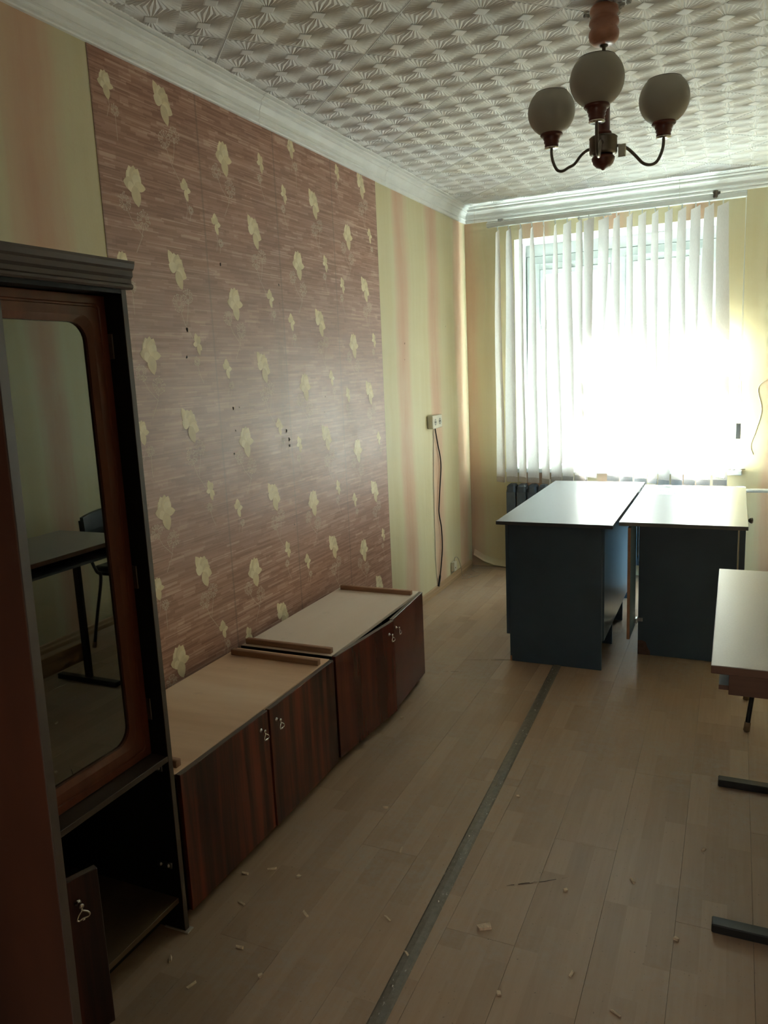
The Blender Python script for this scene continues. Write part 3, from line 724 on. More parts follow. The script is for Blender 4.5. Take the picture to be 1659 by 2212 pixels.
for i, ((a0, a1), (b0, b1), zb) in enumerate(zip(TOPS, BOTS, ZB)):
    zt = 2.445; n = 26; rows_ = []
    wt = min(a1 - a0, W_S * .99); wb_ = min(b1 - b0, W_S * .99)
    ang_t = math.acos(wt / W_S); ang_b = math.acos(wb_ / W_S)
    if i in (8,): ang_b = math.acos(0.5)
    bm = bmesh.new(); sg = random.uniform(-1, 1) * 0.008; ph = random.uniform(0, 6)
    dy = {7: -0.006, 8: -0.022, 9: 0.014}.get(i, 0)
    for k in range(n + 1):
        t = k / n; ts = t * t * (3 - 2 * t)
        wob = 0.006 * math.sin(ph + t * 5.0) * math.sin(PI * t)
        te = t ** (1.9 if i in (9, 11, 12, 14) else 0.65); ang = ang_t * (1 - te) + ang_b * te
        cx = (a0 + a1) / 2 * (1 - ts) + (b0 + b1) / 2 * ts + wob
        z = zt * (1 - t) + zb * t; row = []
        for q in range(5):
            s = q / 4 - .5
            curl = 0.006 * (1 - (2 * s) ** 2)
            ex = s * W_S * math.cos(ang) + curl * math.sin(ang); ey = -s * W_S * math.sin(ang) + curl * math.cos(ang)
            zz = z
            if k == 0: zz = z - 0.014 * (0.5 - s) + 0.004
            row.append(bm.verts.new((cx + ex, YBL + dy + ey * .98, zz)))
        rows_.append(row)
    for r0, r1 in zip(rows_, rows_[1:]):
        for q in range(4):
            f = bm.faces.new((r0[q], r0[q + 1], r1[q + 1], r1[q])); f.smooth = True
    sl = obj('slat', bm, M_CLOTH, blind)
    b = bmesh.new(); cx = (a0 + a1) / 2; add_bevbox(b, cx - .004, cx + .004, YBL + dy - .003, YBL + dy + .003, 2.440, 2.467, 0.001); obj('slat_hook', b, M_RAILW, sl)
    # weight pocket hem at the bottom
    b = bmesh.new()
    lo, hi = rows_ and 0, 0
    cxb = (b0 + b1) / 2
    mt = Matrix.Translation((cxb, YBL + dy + 0.002, 0)) @ Matrix.Rotation(-ang_b, 4, 'Z')
    add_bevbox(b, -W_S / 2 + .001, W_S / 2 - .001, -0.0035, 0.0035, zb - 0.001, zb + 0.038, 0.0012, mt); obj('hem_pocket', b, M_CLOTH, sl)
# loose valance scrap where two slats have slipped off their hooks
bm = bmesh.new(); add_bevbox(bm, 0.83, 1.05, YBL - .006, YBL - .002, 2.452, 2.464, 0.001); obj('spacer_strip', bm, M_RAILW, blind)
bm = bmesh.new()
tube(bm, smooth_path([(1.846, YBL, 2.47), (1.852, YBL, 2.0), (1.858, YBL, 1.45), (1.858, YBL, 1.055)], 6), 0.0013, 6)
tube(bm, smooth_path([(1.848, YBL - .012, 2.47), (1.849, YBL - .010, 2.0), (1.850, YBL - .012, 1.5), (1.845, YBL - .006, 1.30), (1.838, YBL - .006, 1.06)], 6), 0.0013, 6)
tube(bm, smooth_path([(1.858, YBL - .006, 1.35), (1.870, YBL - .008, 1.12), (1.872, YBL - .008, 1.02), (1.866, YBL - .008, 1.015), (1.860, YBL - .008, 1.06)], 5), 0.0013, 6)
obj('pull_cord', bm, M_RAILW, blind)
bm = bmesh.new(); add_bevbox(bm, 1.836, 1.866, YBL - 0.012, YBL + 0.006, 0.985, 1.085, 0.003); obj('cord_weight', bm, M_PLASG, blind)

# ================================================================== RADIATOR AND PIPE
rad = thing('radiator', 'dark grey cast iron radiator under the window behind the desks', 'radiator', (1.1, 5.56, 0.0))
proto = None
xs = [0.345 + 0.078 * k for k in range(19)]
for x in xs:
    if proto is None:
        b = bmesh.new()
        for yy in (-0.03, 0.03): tube(b, [(0, yy, 0.11), (0, yy, 0.60)], 0.019, 10)
        for zz in (0.12, 0.59): tube(b, [(-0.0385, 0, zz), (0.0385, 0, zz)], 0.03, 12)
        add_bevbox(b, -0.032, 0.032, -0.05, 0.05, 0.585, 0.655, 0.014); add_bevbox(b, -0.032, 0.032, -0.05, 0.05, 0.085, 0.14, 0.014)
        add_bevbox(b, -0.034, 0.034, -0.052, -0.044, 0.13, 0.60, 0.003)
        bmesh.ops.recalc_face_normals(b, faces=b.faces[:])
        proto = bpy.data.meshes.new('section'); b.to_mesh(proto); b.free(); proto.materials.append(M_RAD)
    s_ = bpy.data.objects.new('section', proto); COL.objects.link(s_); s_.parent = rad; s_.location = Vector((x, 5.552, 0)) - Vector((1.1, 5.56, 0))
bm = bmesh.new(); tube(bm, smooth_path([(1.79, 5.552, 0.59), (1.86, 5.552, 0.59), (1.90, 5.555, 0.625), (1.94, 5.56, 0.638), (2.2, 5.56, 0.638), (2.594, 5.56, 0.640)], 6), 0.0135, 12)
pp = obj('heating_pipe', bm, M_PIPE); rebase(pp, (2.2, 5.56, 0.638)); tag(pp, 'white painted heating pipe on the wall right of the desks', 'pipe')

# ================================================================== TALL CABINET WITH TINTED GLASS DOOR
TX = 0.482
tc = thing('tall_cabinet', 'dark tall cabinet with moulded top, red framed glass door and open lower compartment', 'cabinet', (0.25, 1.06, 0.0))
T = 0.016; TY0, TY1 = 0.625, 1.512; TH = 1.742
for (y0, y1) in ((TY0, TY0 + T), (TY1 - T, TY1)):
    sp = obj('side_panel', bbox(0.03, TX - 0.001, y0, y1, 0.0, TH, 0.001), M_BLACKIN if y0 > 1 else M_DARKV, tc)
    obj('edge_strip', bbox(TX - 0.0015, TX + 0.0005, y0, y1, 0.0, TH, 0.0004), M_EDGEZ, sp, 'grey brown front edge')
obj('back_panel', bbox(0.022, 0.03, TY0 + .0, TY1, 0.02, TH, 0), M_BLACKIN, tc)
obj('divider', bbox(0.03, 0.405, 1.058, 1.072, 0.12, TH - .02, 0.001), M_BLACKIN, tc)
mb = obj('middle_shelf', bbox(0.03, TX, TY0 + T, TY1 - T, 0.513, 0.529, 0.001), M_DARKY, tc)
obj('bottom_shelf', bbox(0.03, TX - .012, TY0 + T, TY1 - T, 0.088, 0.104, 0.001), M_SHELFLOW, tc)
obj('top_panel', bbox(0.02, TX, TY0, TY1, TH, TH + 0.014, 0.001), M_DARKV, tc)
for z in (0.90,): obj('inner_shelf', bbox(0.03, 0.37, TY0 + T, TY1 - T, z, z + 0.014, 0), M_DARKV, tc)
obj('plinth', bbox(0.38, 0.394, TY0 + T, TY1 - T, 0.0, 0.088, 0), M_BLACKIN, tc)
# moulded top rail
bm = bmesh.new()
pf = [(0.0, 0.0), (0.014, 0.0), (0.018, 0.004), (0.018, 0.010), (0.013, 0.014), (0.013, 0.024), (0.019, 0.030), (0.019, 0.042), (0.024, 0.047), (0.028, 0.058), (0.028, 0.064), (0.0, 0.064)]
A = [bm.verts.new((TX + u, TY0 - .004, 1.7315 + z)) for u, z in pf]; B = [bm.verts.new((TX + u, TY1 + .008, 1.7315 + z)) for u, z in pf]
for i in range(len(pf)): bm.faces.new((A[i], A[(i + 1) % len(pf)], B[(i + 1) % len(pf)], B[i]))
bm.faces.new(A[::-1]); bm.faces.new(B)
obj('cornice_moulding', bm, M_EDGE, tc)
obj('top_rail', bbox(0.40, TX, TY0 + T, TY1 - T, 1.722, TH, 0.0), M_BLACKIN, tc)
def glass_door(y0, y1):
    x = 0.434; z0, z1 = 0.532, 1.720; fw = 0.064; R = 0.045
    dr = obj('glass_door', bmesh.new(), M_FRAME, tc)
    def rr(a0, a1, c0, c1, r, n=7):
        P = []
        for (cy, cz, s) in ((a1 - r, c1 - r, 0), (a0 + r, c1 - r, 1), (a0 + r, c0 + r, 2), (a1 - r, c0 + r, 3)):
            for k in range(n + 1):
                an = (s + k / n) * PI / 2; P.append((cy + r * math.cos(an), cz + r * math.sin(an)))
        return P
    bm = bmesh.new()
    rings = []
    for (ins, xx, r) in ((0.0, x - 0.018, 0.004), (0.0, x - .002, 0.004), (0.002, x, 0.005), (0.020, x, 0.012), (0.022, x - 0.003, .013), (0.026, x - .003, .015), (0.028, x, 0.017), (fw - 0.016, x, R - .012), (fw - 0.008, x - 0.003, R - .006), (fw, x - 0.006, R), (fw, x - 0.018, R)):
        rings.append([bm.verts.new((xx, p, q)) for p, q in rr(y0 + ins, y1 - ins, z0 + ins, z1 - ins, max(r, .003))])
    n = len(rings[0])
    for A_, B_ in zip(rings, rings[1:] + rings[:1]):
        for k in range(n): bm.faces.new((A_[k], A_[(k + 1) % n], B_[(k + 1) % n], B_[k]))
    obj('door_frame', bm, M_FRAME, dr)
    obj('pane', bbox(x - 0.017, x - 0.013, y0 + fw - .006, y1 - fw + .006, z0 + fw - .006, z1 - fw + .006, 0), M_TINT, dr, 'dark reflecting glass')
    for z in (0.66, 1.02, 1.60):
        b = bmesh.new(); add_bevbox(b, x - .006, x + 0.012, y1 - .001, y1 + .004, z - .03, z + .03, 0.001) if y1 > 1.2 else add_bevbox(b, x - .006, x + 0.012, y0 - .004, y0 + .001, z - .03, z + .03, 0.001)
        obj('hinge', b, M_BRONZE, dr)
glass_door(1.070, 1.490)
glass_door(0.646, 1.064)
# hinge plates left where the lower right door was
for (x, z) in ((0.44, 0.49), (0.44, 0.20)):
    b = bmesh.new(); add_bevbox(b, x - .03, x + .02, TY1 - T - .004, TY1 - T, z - .009, z + .009, 0.001)
    for q in (-.018, 0.008): lathe(b, [(0, .006), (.005, .005), (.006, 0)], (x + q, TY1 - T - .004, z), 8, Matrix.Rotation(PI / 2, 3, 'X'))
    obj('hinge_plate', b, M_STEEL, tc)
# handle builder (local: door face is x = 0, hangs down)
def handle_bm(m):
    b = bmesh.new()
    ax = Matrix.Rotation(PI / 2, 3, 'Y')
    lathe(b, [(0.0, 0.0), (0.0075, 0.0), (0.007, 0.003), (0.0035, 0.005), (0.003, 0.012), (0.0052, 0.015), (0.0055, 0.019), (0.0, 0.021)], (0, 0, 0), 12, ax)
    tube(b, smooth_path([(0.015, 0, 0.0), (0.016, 0.0, -0.004), (0.019, 0, -0.010)], 4), 0.0028, 8)
    loop = [(0.019, 0.0, -0.009), (0.021, 0.010, -0.016), (0.022, 0.0135, -0.023), (0.021, 0.009, -0.0275), (0.021, 0.0, -0.026), (0.021, -0.009, -0.0275), (0.022, -0.0135, -0.023), (0.021, -0.010, -0.016)]
    lp = smooth_path(loop + [loop[0]], 4)[:-1]
    tube(b, lp, 0.0021, 7, closed=True)
    lathe(b, [(0.0, -0.004), (0.0038, -0.001), (0.0038, 0.001), (0.0, 0.004)], (0.021, 0, -0.028), 8)
    bmesh.ops.transform(b, matrix=m, verts=b.verts[:]); return b
# lower left door standing ajar
HA = math.radians(19.5)
md = Matrix.Translation((TX - 0.022, 0.665, 0)) @ Matrix.Rotation(-HA, 4, 'Z')
ld = obj('ajar_door', bbox(0.0, 0.016, 0.0, 0.455, 0.128, 0.502, 0.0016, md), M_MAHO, tc, 'small lower door standing ajar')
obj('door_edge', bbox(0.001, 0.0155, 0.0, 0.454, 0.5022, 0.5032, 0.0, md), M_EDGE, ld)
obj('handle', handle_bm(md @ Matrix.Translation((0.016, 0.405, 0.448))), M_CHROME, ld)
b = bmesh.new(); add_bevbox(b, TX - .07, TX + .012, TY1 - T - 0.005, TY1 + .006, 0.0, 0.004, 0.001); obj('foot_plate', b, M_WIRE, tc)

# ================================================================== WARDROBE with its door wide open (nearest, left)
wd = thing('wardrobe', 'dark red brown wardrobe with tall glossy door swung wide open at left edge', 'wardrobe', (0.3, 0.2, 0.0))
for (y0, y1) in ((-0.30, -0.284), (0.602, 0.618)):
    obj('side_panel', bbox(0.03, 0.58, y0, y1, 0, 1.76, 0.001), M_DARKV, wd)
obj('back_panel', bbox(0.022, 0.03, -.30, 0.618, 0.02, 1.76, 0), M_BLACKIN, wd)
obj('top_panel', bbox(0.022, 0.58, -.30, 0.618, 1.76, 1.776, 0.001), M_DARKV, wd)
obj('bottom_panel', bbox(0.03, 0.575, -.284, 0.602, 0.07, 0.086, 0.001), M_DARKV, wd)
obj('shelf', bbox(0.03, 0.55, -.284, 0.602, 1.45, 1.466, 0.001), M_DARKV, wd)
obj('closed_door', bbox(0.58, 0.596, -.298, 0.158, 0.05, 1.75, 0.0015), M_DOORRED, wd)
p0 = Vector((0.585, 0.610)); p1 = Vector((1.000, 0.684)); dv = (p1 - p0); an = math.atan2(dv.y, dv.x)
md = Matrix.Translation((p0.x, p0.y, 1.05)) @ Matrix.Rotation(an, 4, 'Z') @ Matrix.Rotation(0.018, 4, 'Y') @ Matrix.Translation((0, 0, -1.05))
ln = dv.length
od = obj('open_door', bbox(0.0, ln - 0.001, -0.001, 0.0155, 0.05, 1.75, 0.0012, md), M_DOORRED, wd, 'tall door swung open into the room')
obj('door_edge', bbox(ln - 0.0012, ln + 0.0008, -0.0005, 0.0165, 0.05, 1.75, 0.0004, md), M_EDGEZ, od)
for z in (0.25, 0.95, 1.6):
    b = bmesh.new(); add_bevbox(b, 0.0, 0.035, -0.004, -0.001, z - .025, z + .025, 0.001, md); obj('hinge', b, M_STEEL, od)

# ================================================================== LOW CABINETS
def low_cabinet(y0, y1, x1, h, mdoor, mply, ajar, label, ctr):
    c = thing('low_cabinet', label, 'cabinet', ((x1) / 2, y0, 0.0), 'low two-door cabinets along the left wall')
    t = 0.016; xi = x1 - 0.018
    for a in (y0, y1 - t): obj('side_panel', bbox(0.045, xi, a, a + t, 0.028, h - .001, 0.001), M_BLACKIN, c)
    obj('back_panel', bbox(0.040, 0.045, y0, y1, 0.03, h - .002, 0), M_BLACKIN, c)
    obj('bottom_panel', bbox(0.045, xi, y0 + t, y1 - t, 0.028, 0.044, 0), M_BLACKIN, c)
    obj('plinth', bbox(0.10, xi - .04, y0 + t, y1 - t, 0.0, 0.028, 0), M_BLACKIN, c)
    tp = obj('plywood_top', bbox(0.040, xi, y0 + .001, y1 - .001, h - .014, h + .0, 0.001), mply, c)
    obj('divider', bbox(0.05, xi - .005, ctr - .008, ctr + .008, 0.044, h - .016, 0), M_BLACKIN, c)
    for k, (a, b_) in enumerate(((y0 + .003, ctr - .0025), (ctr + .0025, y1 - .003))):
        wd_ = b_ - a; s = ajar[k]
        if k == 0: m_ = Matrix.Translation((xi + .0015, a, 0)) @ Matrix.Rotation(-s, 4, 'Z'); f0, f1 = 0, wd_
        else: m_ = Matrix.Translation((xi + .0015, b_, 0)) @ Matrix.Rotation(s, 4, 'Z'); f0, f1 = -wd_, 0
        d_ = obj('door', bbox(0, 0.016, f0, f1, 0.032, h - .002, 0.001, m_), mdoor, c)
        obj('door_edge', bbox(0.0005, 0.0155, f0 + .001, f1 - .001, h - .002, h - .0008, 0, m_), M_EDGE, d_, 'grey brown top edge')
        hy = (wd_ - .047) if k == 0 else (-wd_ + .035)
        obj('handle', handle_bm(m_ @ Matrix.Translation((0.016, hy, h - .050))), M_CHROME, d_, 'small tarnished drop handle')
    return c
lc1 = low_cabinet(1.540, 2.447, 0.476, 0.448, M_MAHO, M_PLY1, (0.004, 0.012), 'low cabinet with streaky dark red doors next to the tall cabinet', 1.984)
lc2 = low_cabinet(2.470, 3.385, 0.470, 0.450, M_MAHO2, M_PLY2, (0.085, 0.07), 'low cabinet with smooth red doors ajar, the farther of the two', 2.945)
def batten(y, x0, x1, z, rot, lab, w_=0.022, h=0.021):
    m_ = Matrix.Translation((x0, y, z)) @ Matrix.Rotation(rot, 4, 'Z')
    b = bbox(0, x1 - x0, -w_ / 2, w_ / 2, 0, h, 0.0012, m_)
    for q in (0.06, 0.5, 0.93):
        lathe(b, [(0.0035, 0.0002), (0.0, 0.0006)], m_ @ Vector(((x1 - x0) * q, 0, h)), 8)
    o = obj('wooden_batten', b, M_BATTEN); rebase(o, (x0, y, z)); tag(o, lab, 'batten', 'wooden battens on the low cabinets')
batten(2.380, 0.062, 0.450, 0.448, 0.0, 'wooden batten across the far end of the streaky low cabinet top')
batten(2.500, 0.050, 0.440, 0.450, 0.0, 'wooden batten across the near end of the smooth red cabinet')
batten(3.318, 0.060, 0.440, 0.450, 0.0, 'wooden batten across the far end of the smooth red cabinet')
batten(1.580, 0.070, 0.442, 0.448, 0.0, 'short visible batten end beside the tall cabinet')

# ================================================================== DESKS
def desk_top(p, x0, x1, y0, y1, z, edge, slant=0.0):
    bm = bmesh.new(); box(bm, x0, x1, y0, y1, z - 0.018, z)
    for v in bm.verts:
        if v.co.y > (y0 + y1) / 2: v.co.x += slant
    bmesh.ops.bevel(bm, geom=bm.edges[:], offset=0.0012, segments=1, affect='EDGES')
    for f in bm.faces:
        f.normal_update()
        if abs(f.normal.z) < 0.5: f.material_index = 1
        elif f.normal.z < 0: f.material_index = 1
    return obj('desk_top', bm, [M_DESKT, edge], p)
d1 = thing('office_desk', 'left dark, glare-tinted desk with pale top, facing the window', 'desk', (1.04, 4.4, 0.0), 'pair of office desks')
desk_top(d1, 0.752, 1.320, 3.70, 5.11, 0.75, M_DESKE, 0.003)
obj('end_panel', bbox(0.803, 1.264, 3.752, 3.770, 0.0, 0.732, 0.001), M_DESKP, d1)
obj('side_panel', bbox(0.784, 0.801, 3.757, 5.0, 0.144, 0.732, 0.001), M_DESKP, d1)
obj('side_panel', bbox(1.256, 1.274, 3.771, 4.72, 0.150, 0.732, 0.001), M_DESKP, d1)
obj('middle_panel', bbox(0.803, 1.255, 4.700, 4.718, 0.16, 0.732, 0.001), M_DESKP, d1)
obj('bottom_panel', bbox(0.803, 1.255, 3.771, 4.70, 0.150, 0.166, 0), M_DESKP, d1)
for y in (4.15, 4.57):
    obj('foot', bbox(1.200, 1.260, y, y + .018, 0.0, 0.149, 0.001), M_DESKP, d1)
    obj('foot', bbox(0.810, 0.870, y, y + .018, 0.0, 0.149, 0.001), M_DESKP, d1)
obj('end_panel', bbox(0.803, 1.264, 5.03, 5.048, 0.0, 0.732, 0.001), M_DESKP, d1)
b = bmesh.new(); box(b, 0.8025, 0.812, 3.7515, 3.7525, 0.0, 0.028); obj('chipped_corner', b, M_EDGEO, d1)

d2 = thing('office_desk', 'right dark, glare-tinted desk with sunlit pale top and hanging open side door', 'desk', (1.62, 4.4, 0.0), 'pair of office desks')
desk_top(d2, 1.3365, 1.902, 3.79, 5.00, 0.75, M_DESKEG)
obj('end_panel', bbox(1.405, 1.862, 4.040, 4.058, 0.0, 0.732, 0.001), M_DESKP, d2)
obj('edge_strip', bbox(1.863, 1.869, 4.036, 4.056, 0.10, 0.732, 0.0005), M_EDGEW, d2, 'pale vertical edge strip')
obj('side_panel', bbox(1.87, 1.896, 4.038, 4.96, 0.10, 0.732, 0.001), M_DESKP, d2)
obj('back_panel', bbox(1.42, 1.862, 4.90, 4.918, 0.0, 0.732, 0.001), M_DESKP, d2)
obj('inner_panel', bbox(1.405, 1.423, 4.30, 4.918, 0.12, 0.732, 0.001), M_DESKP, d2)
od = obj('open_door', bbox(1.3775, 1.392, 3.80, 4.028, 0.160, 0.722, 0.001), M_DESKP, d2, 'side door hanging open')
obj('bare_edge', bbox(1.378, 1.3915, 3.7985, 3.7995, 0.161, 0.721, 0), M_EDGEO, od, 'bare chipboard edge')
b = bmesh.new(); add_bevbox(b, 1.393, 1.405, 4.0, 4.038, 0.178, 0.204, 0.002); add_bevbox(b, 1.400, 1.428, 4.034, 4.040, 0.180, 0.200, 0.002); obj('hinge', b, M_STEEL, d2)
b = bmesh.new(); lathe(b, [(0.0, 0.0), (0.006, 0.0), (0.006, 0.012), (0.014, 0.020), (0.016, 0.028), (0.011, 0.033), (0.0, 0.034)], (1.896, 4.20, 0.700), 14, Matrix.Rotation(PI / 2, 3, 'Y')); obj('knob', b, M_BRONZE, d2)
bm = bmesh.new()
pts = [(1.4055, 0.0), (1.4055, 0.075), (1.425, 0.078), (1.445, 0.070), (1.452, 0.045), (1.467, 0.02), (1.468, 0.0)]
va = [bm.verts.new((x, 4.0392, z)) for x, z in pts]; vb = [bm.verts.new((x, 4.0408, z)) for x, z in pts]
bm.faces.new(va); bm.faces.new(vb[::-1])
for k in range(len(pts)): bm.faces.new((va[k], vb[k], vb[(k + 1) % len(pts)], va[(k + 1) % len(pts)]))
obj('chipped_corner', bm, plain('scuffed_board', (0.12, 0.075, 0.06), 0.7, 0.3, 0.3, 60), d2)

# ================================================================== SCHOOL TABLE AND CHAIR (right edge)
tb = thing('school_table', 'school table with pale top, brown apron and black T-shaped legs', 'table', (2.05, 2.5, 0.0))
bm = bmesh.new(); box(bm, 1.796, 2.300, 2.010, 2.998, 0.728, 0.750)
bmesh.ops.bevel(bm, geom=bm.edges[:], offset=0.0015, segments=1, affect='EDGES')
for f in bm.faces:
    f.normal_update(); f.material_index = 0 if f.normal.z > .5 else 1
obj('table_top', bm, [M_TABT, M_TABB], tb)
obj('book_shelf', bbox(1.815, 2.20, 2.062, 2.93, 0.668, 0.680, 0.001), [M_DESKT], tb)
obj('shelf_edge', bbox(1.8145, 1.839, 2.060, 2.0617, 0.668, 0.680, 0), M_TABB, tb)
for y in (2.040, 2.936): obj('shelf_side', bbox(1.838, 2.21, y, y + .016, 0.664, 0.727, 0.001), M_TABB, tb)
obj('shelf_back', bbox(2.20, 2.214, 2.056, 2.936, 0.60, 0.727, 0.001), M_TABB, tb)
b = bmesh.new()
for y in (2.025, 2.81):
    b = bmesh.new(); add_bevbox(b, 1.818, 2.215, y - 0.019, y + 0.019, 0.0, 0.026, 0.003); ft = obj('foot', b, M_BLACKM, tb)
    b = bmesh.new(); yy = y + (0.055 if y < 2.5 else 0); 
    add_bevbox(b, 1.99, 2.03, y - .012, y + .012, 0.026, 0.664, 0.004) if y > 2.5 else add_bevbox(b, 1.99, 2.03, y - .012, y + .012, 0.026, 0.664, 0.004)
    obj('post', b, M_BLACKM, tb)
obj('stretcher_board', bbox(2.02, 2.036, 2.045, 2.795, 0.12, 0.215, 0.001), M_BASEB, tb)
# chair
ch = thing('chair', 'dark vinyl backed tube frame chair behind the school table', 'chair', (2.15, 3.3, 0.0))
R_ = 0.0095
def leg(pts, tip=True):
    b = bmesh.new(); tube(b, smooth_path(pts, 6), R_, 10); l = obj('leg', b, M_BLACKM, ch)
    e = Vector(pts[-1]); p = Vector(pts[-2]); dd = (e - p).normalized()
    b = bmesh.new(); tube(b, [e - dd * 0.035, e], 0.0125, 10); obj('foot_cap', b, M_RUBBER, l)
YC0, YC1 = 3.22, 3.60
for y, yt in ((YC0 + .06, YC0 + .04), (YC1, YC1 - .04)):
    leg([(2.32, yt, 0.44), (2.12, yt, 0.442), (2.02, yt + .01, 0.44), (1.965, yt + .03, 0.40), (1.94, (y + yt) / 2 + .04, 0.22), (1.915, y, 0.004)])
for y in (YC0, YC1):
    leg([(2.36, y + (.02 if y < 3.2 else -.02), 0.76), (2.345, y + (.02 if y < 3.2 else -.02), 0.62), (2.30, y, 0.47), (2.27, y, 0.43), (2.33, y, 0.2), (2.38, y, 0.004)])
bm = bbox(1.96, 2.34, YC0 + .02, YC1 - .02, 0.452, 0.490, 0.016, seg=3); obj('seat', bm, M_VINYL, ch)
bm = bmesh.new(); n = 8; G_ = []
for k in range(n + 1):
    y = YC0 - .03 + (YC1 - YC0 + .06) * k / n; s = (2 * k / n - 1)
    x = 2.352 + 0.022 * (1 - s * s)
    G_.append([bm.verts.new(p) for p in ((x - .028, y, 0.625 + .02 * s * s), (x - .034, y, 0.70), (x - .028, y, 0.80 - .02 * s * s), (x - .004, y, 0.80 - .02 * s * s), (x - .006, y, 0.625 + .02 * s * s))])
for a, b in zip(G_, G_[1:]):
    for q in range(5): bm.faces.new((a[q], b[q], b[(q + 1) % 5], a[(q + 1) % 5]))
bm.faces.new(G_[0]); bm.faces.new(G_[-1][::-1])
obj('backrest', bm, M_VINYL, ch)

# ================================================================== CHANDELIER
LX, LY = 1.4035, 2.80
cd = thing('chandelier', 'three-arm ceiling lamp with smoky glass globes and turned wood parts', 'lamp', (LX, LY, H))
b = bmesh.new(); lathe(b, [(0.0, 2.631), (0.038, 2.631), (0.044, 2.624), (0.0455, 2.612), (0.0385, 2.600), (0.0460, 2.589), (0.0475, 2.579), (0.0400, 2.567), (0.0470, 2.555), (0.0480, 2.545), (0.0450, 2.530), (0.034, 2.520), (0.024, 2.515), (0.0, 2.5145)], (LX, LY, 0), 36); obj('canopy', b, M_CANOPY, cd)
b = bmesh.new(); lathe(b, [(0.0, 2.518), (0.014, 2.518), (0.013, 2.511), (0.006, 2.509), (0.0055, 2.38), (0.0, 2.38)], (LX, LY, 0), 20); obj('stem', b, M_BRONZE, cd)
b = bmesh.new(); lathe(b, [(0.0, 2.390), (0.012, 2.390), (0.016, 2.382), (0.021, 2.374), (0.021, 2.256), (0.026, 2.253), (0.027, 2.247), (0.022, 2.243), (0.0, 2.242)], (LX, LY, 0), 28); obj('wooden_column', b, M_LAMPW, cd)
b = bmesh.new(); lathe(b, [(0.0, 2.288), (0.024, 2.288), (0.040, 2.284), (0.046, 2.279), (0.0445, 2.276), (0.0445, 2.236), (0.043, 2.230), (0.030, 2.226), (0.0, 2.225)], (LX, LY, -0.044), 36); obj('hub', b, M_BRONZE, cd)
b = bmesh.new(); lathe(b, [(0.0, 2.227), (0.030, 2.226), (0.0375, 2.218), (0.037, 2.212), (0.034, 2.206), (0.032, 2.199), (0.022, 2.189), (0.008, 2.184), (0.004, 2.180), (0.0, 2.179)], (LX, LY, -0.044), 32); obj('finial', b, M_LAMPW, cd)
RA, ZCB = 0.213, 2.247
lampn = ['left', 'front', 'right']
for i, az in enumerate((153.45, 273.45, 33.45)):
    ZCB = (2.252, 2.228, 2.236)[i]
    a = math.radians(az); dx, dy = math.cos(a), math.sin(a)
    P = lambda r, z: (LX + r * dx, LY + r * dy, z)
    b = bmesh.new(); tube(b, smooth_path([P(0.042, 2.212), P(0.066, 2.211), P(0.090, 2.200), P(0.115, 2.180), P(0.140, ZCB - .078), P(0.166, ZCB - .084), P(0.190, ZCB - .074), P(0.207, ZCB - .044), P(RA, ZCB - .018), P(RA, ZCB + .004)], 6), 0.0052, 10)
    arm = obj('arm', b, M_BRONZE, cd)
    b = bmesh.new(); lathe(b, [(0.0, 0.0), (0.024, 0.0), (0.0245, 0.003), (0.021, 0.006), (0.0, 0.007)], P(RA, ZCB), 24); obj('cup_plate', b, M_CHROME, arm)
    b = bmesh.new(); lathe(b, [(0.0, 0.004), (0.0225, 0.004), (0.024, 0.010), (0.0225, 0.014), (0.0265, 0.021), (0.025, 0.025), (0.029, 0.032), (0.029, 0.038), (0.036, 0.040), (0.039, 0.044), (0.037, 0.050), (0.030, 0.053), (0.0, 0.053)], P(RA, ZCB), 28); obj('wooden_cup', b, M_LAMPW, arm)
    Rg = 0.0805; cz = ZCB + 0.050 + 0.070; pr = []
    a0, a1 = -1.14, 0.84
    for k in range(19):
        t = a0 + (a1 - a0) * k / 18; pr.append((Rg * math.cos(t), Rg * 1.0 * math.sin(t)))
    inner = [(r - 0.0035, z) for r, z in pr][::-1]
    b = bmesh.new(); lathe(b, pr + inner + [pr[0]], P(RA, cz), 40); obj('globe', b, M_OPAL, arm, 'smoky frosted glass globe')
    b = bmesh.new(); rt = Rg * math.cos(a1); zt = Rg * math.sin(a1); lathe(b, [(rt + .0006, zt - .003), (rt + .0008, zt + .001), (rt - .004, zt + .001), (rt - .004, zt - .003), (rt + .0006, zt - .003)], P(RA, cz), 40); obj('globe_rim', b, M_BRONZE, arm)
b = bmesh.new(); add_bevbox(b, LX + 0.046, LX + 0.070, LY + .012, LY + .020, 2.172, 2.212, 0.001); add_bevbox(b, LX + 0.048, LX + 0.068, LY + .008, LY + .012, 2.176, 2.200, 0.001); obj('terminal_block', b, M_PLASW, cd)
# broken plaster around the canopy
bm = bmesh.new()
for k in range(26):
    a = random.uniform(0, 2 * PI); r = random.uniform(.045, .085); s_ = random.uniform(.004, .010)
    m_ = Matrix.Translation((LX + r * math.cos(a), LY + r * math.sin(a), H - .012)) @ Matrix.Rotation(random.uniform(0, 3), 4, 'Z') @ Matrix.Rotation(random.uniform(-.5, .5), 4, 'X')
    add_bevbox(bm, -s_, s_, -s_ * .7, s_ * .7, -.004, .008, s_ * .25, m_)
o = obj('cracked_plaster', bm, M_CRUMB, ceil, 'crumbled filler round the lamp canopy'); o['kind'] = 'stuff'

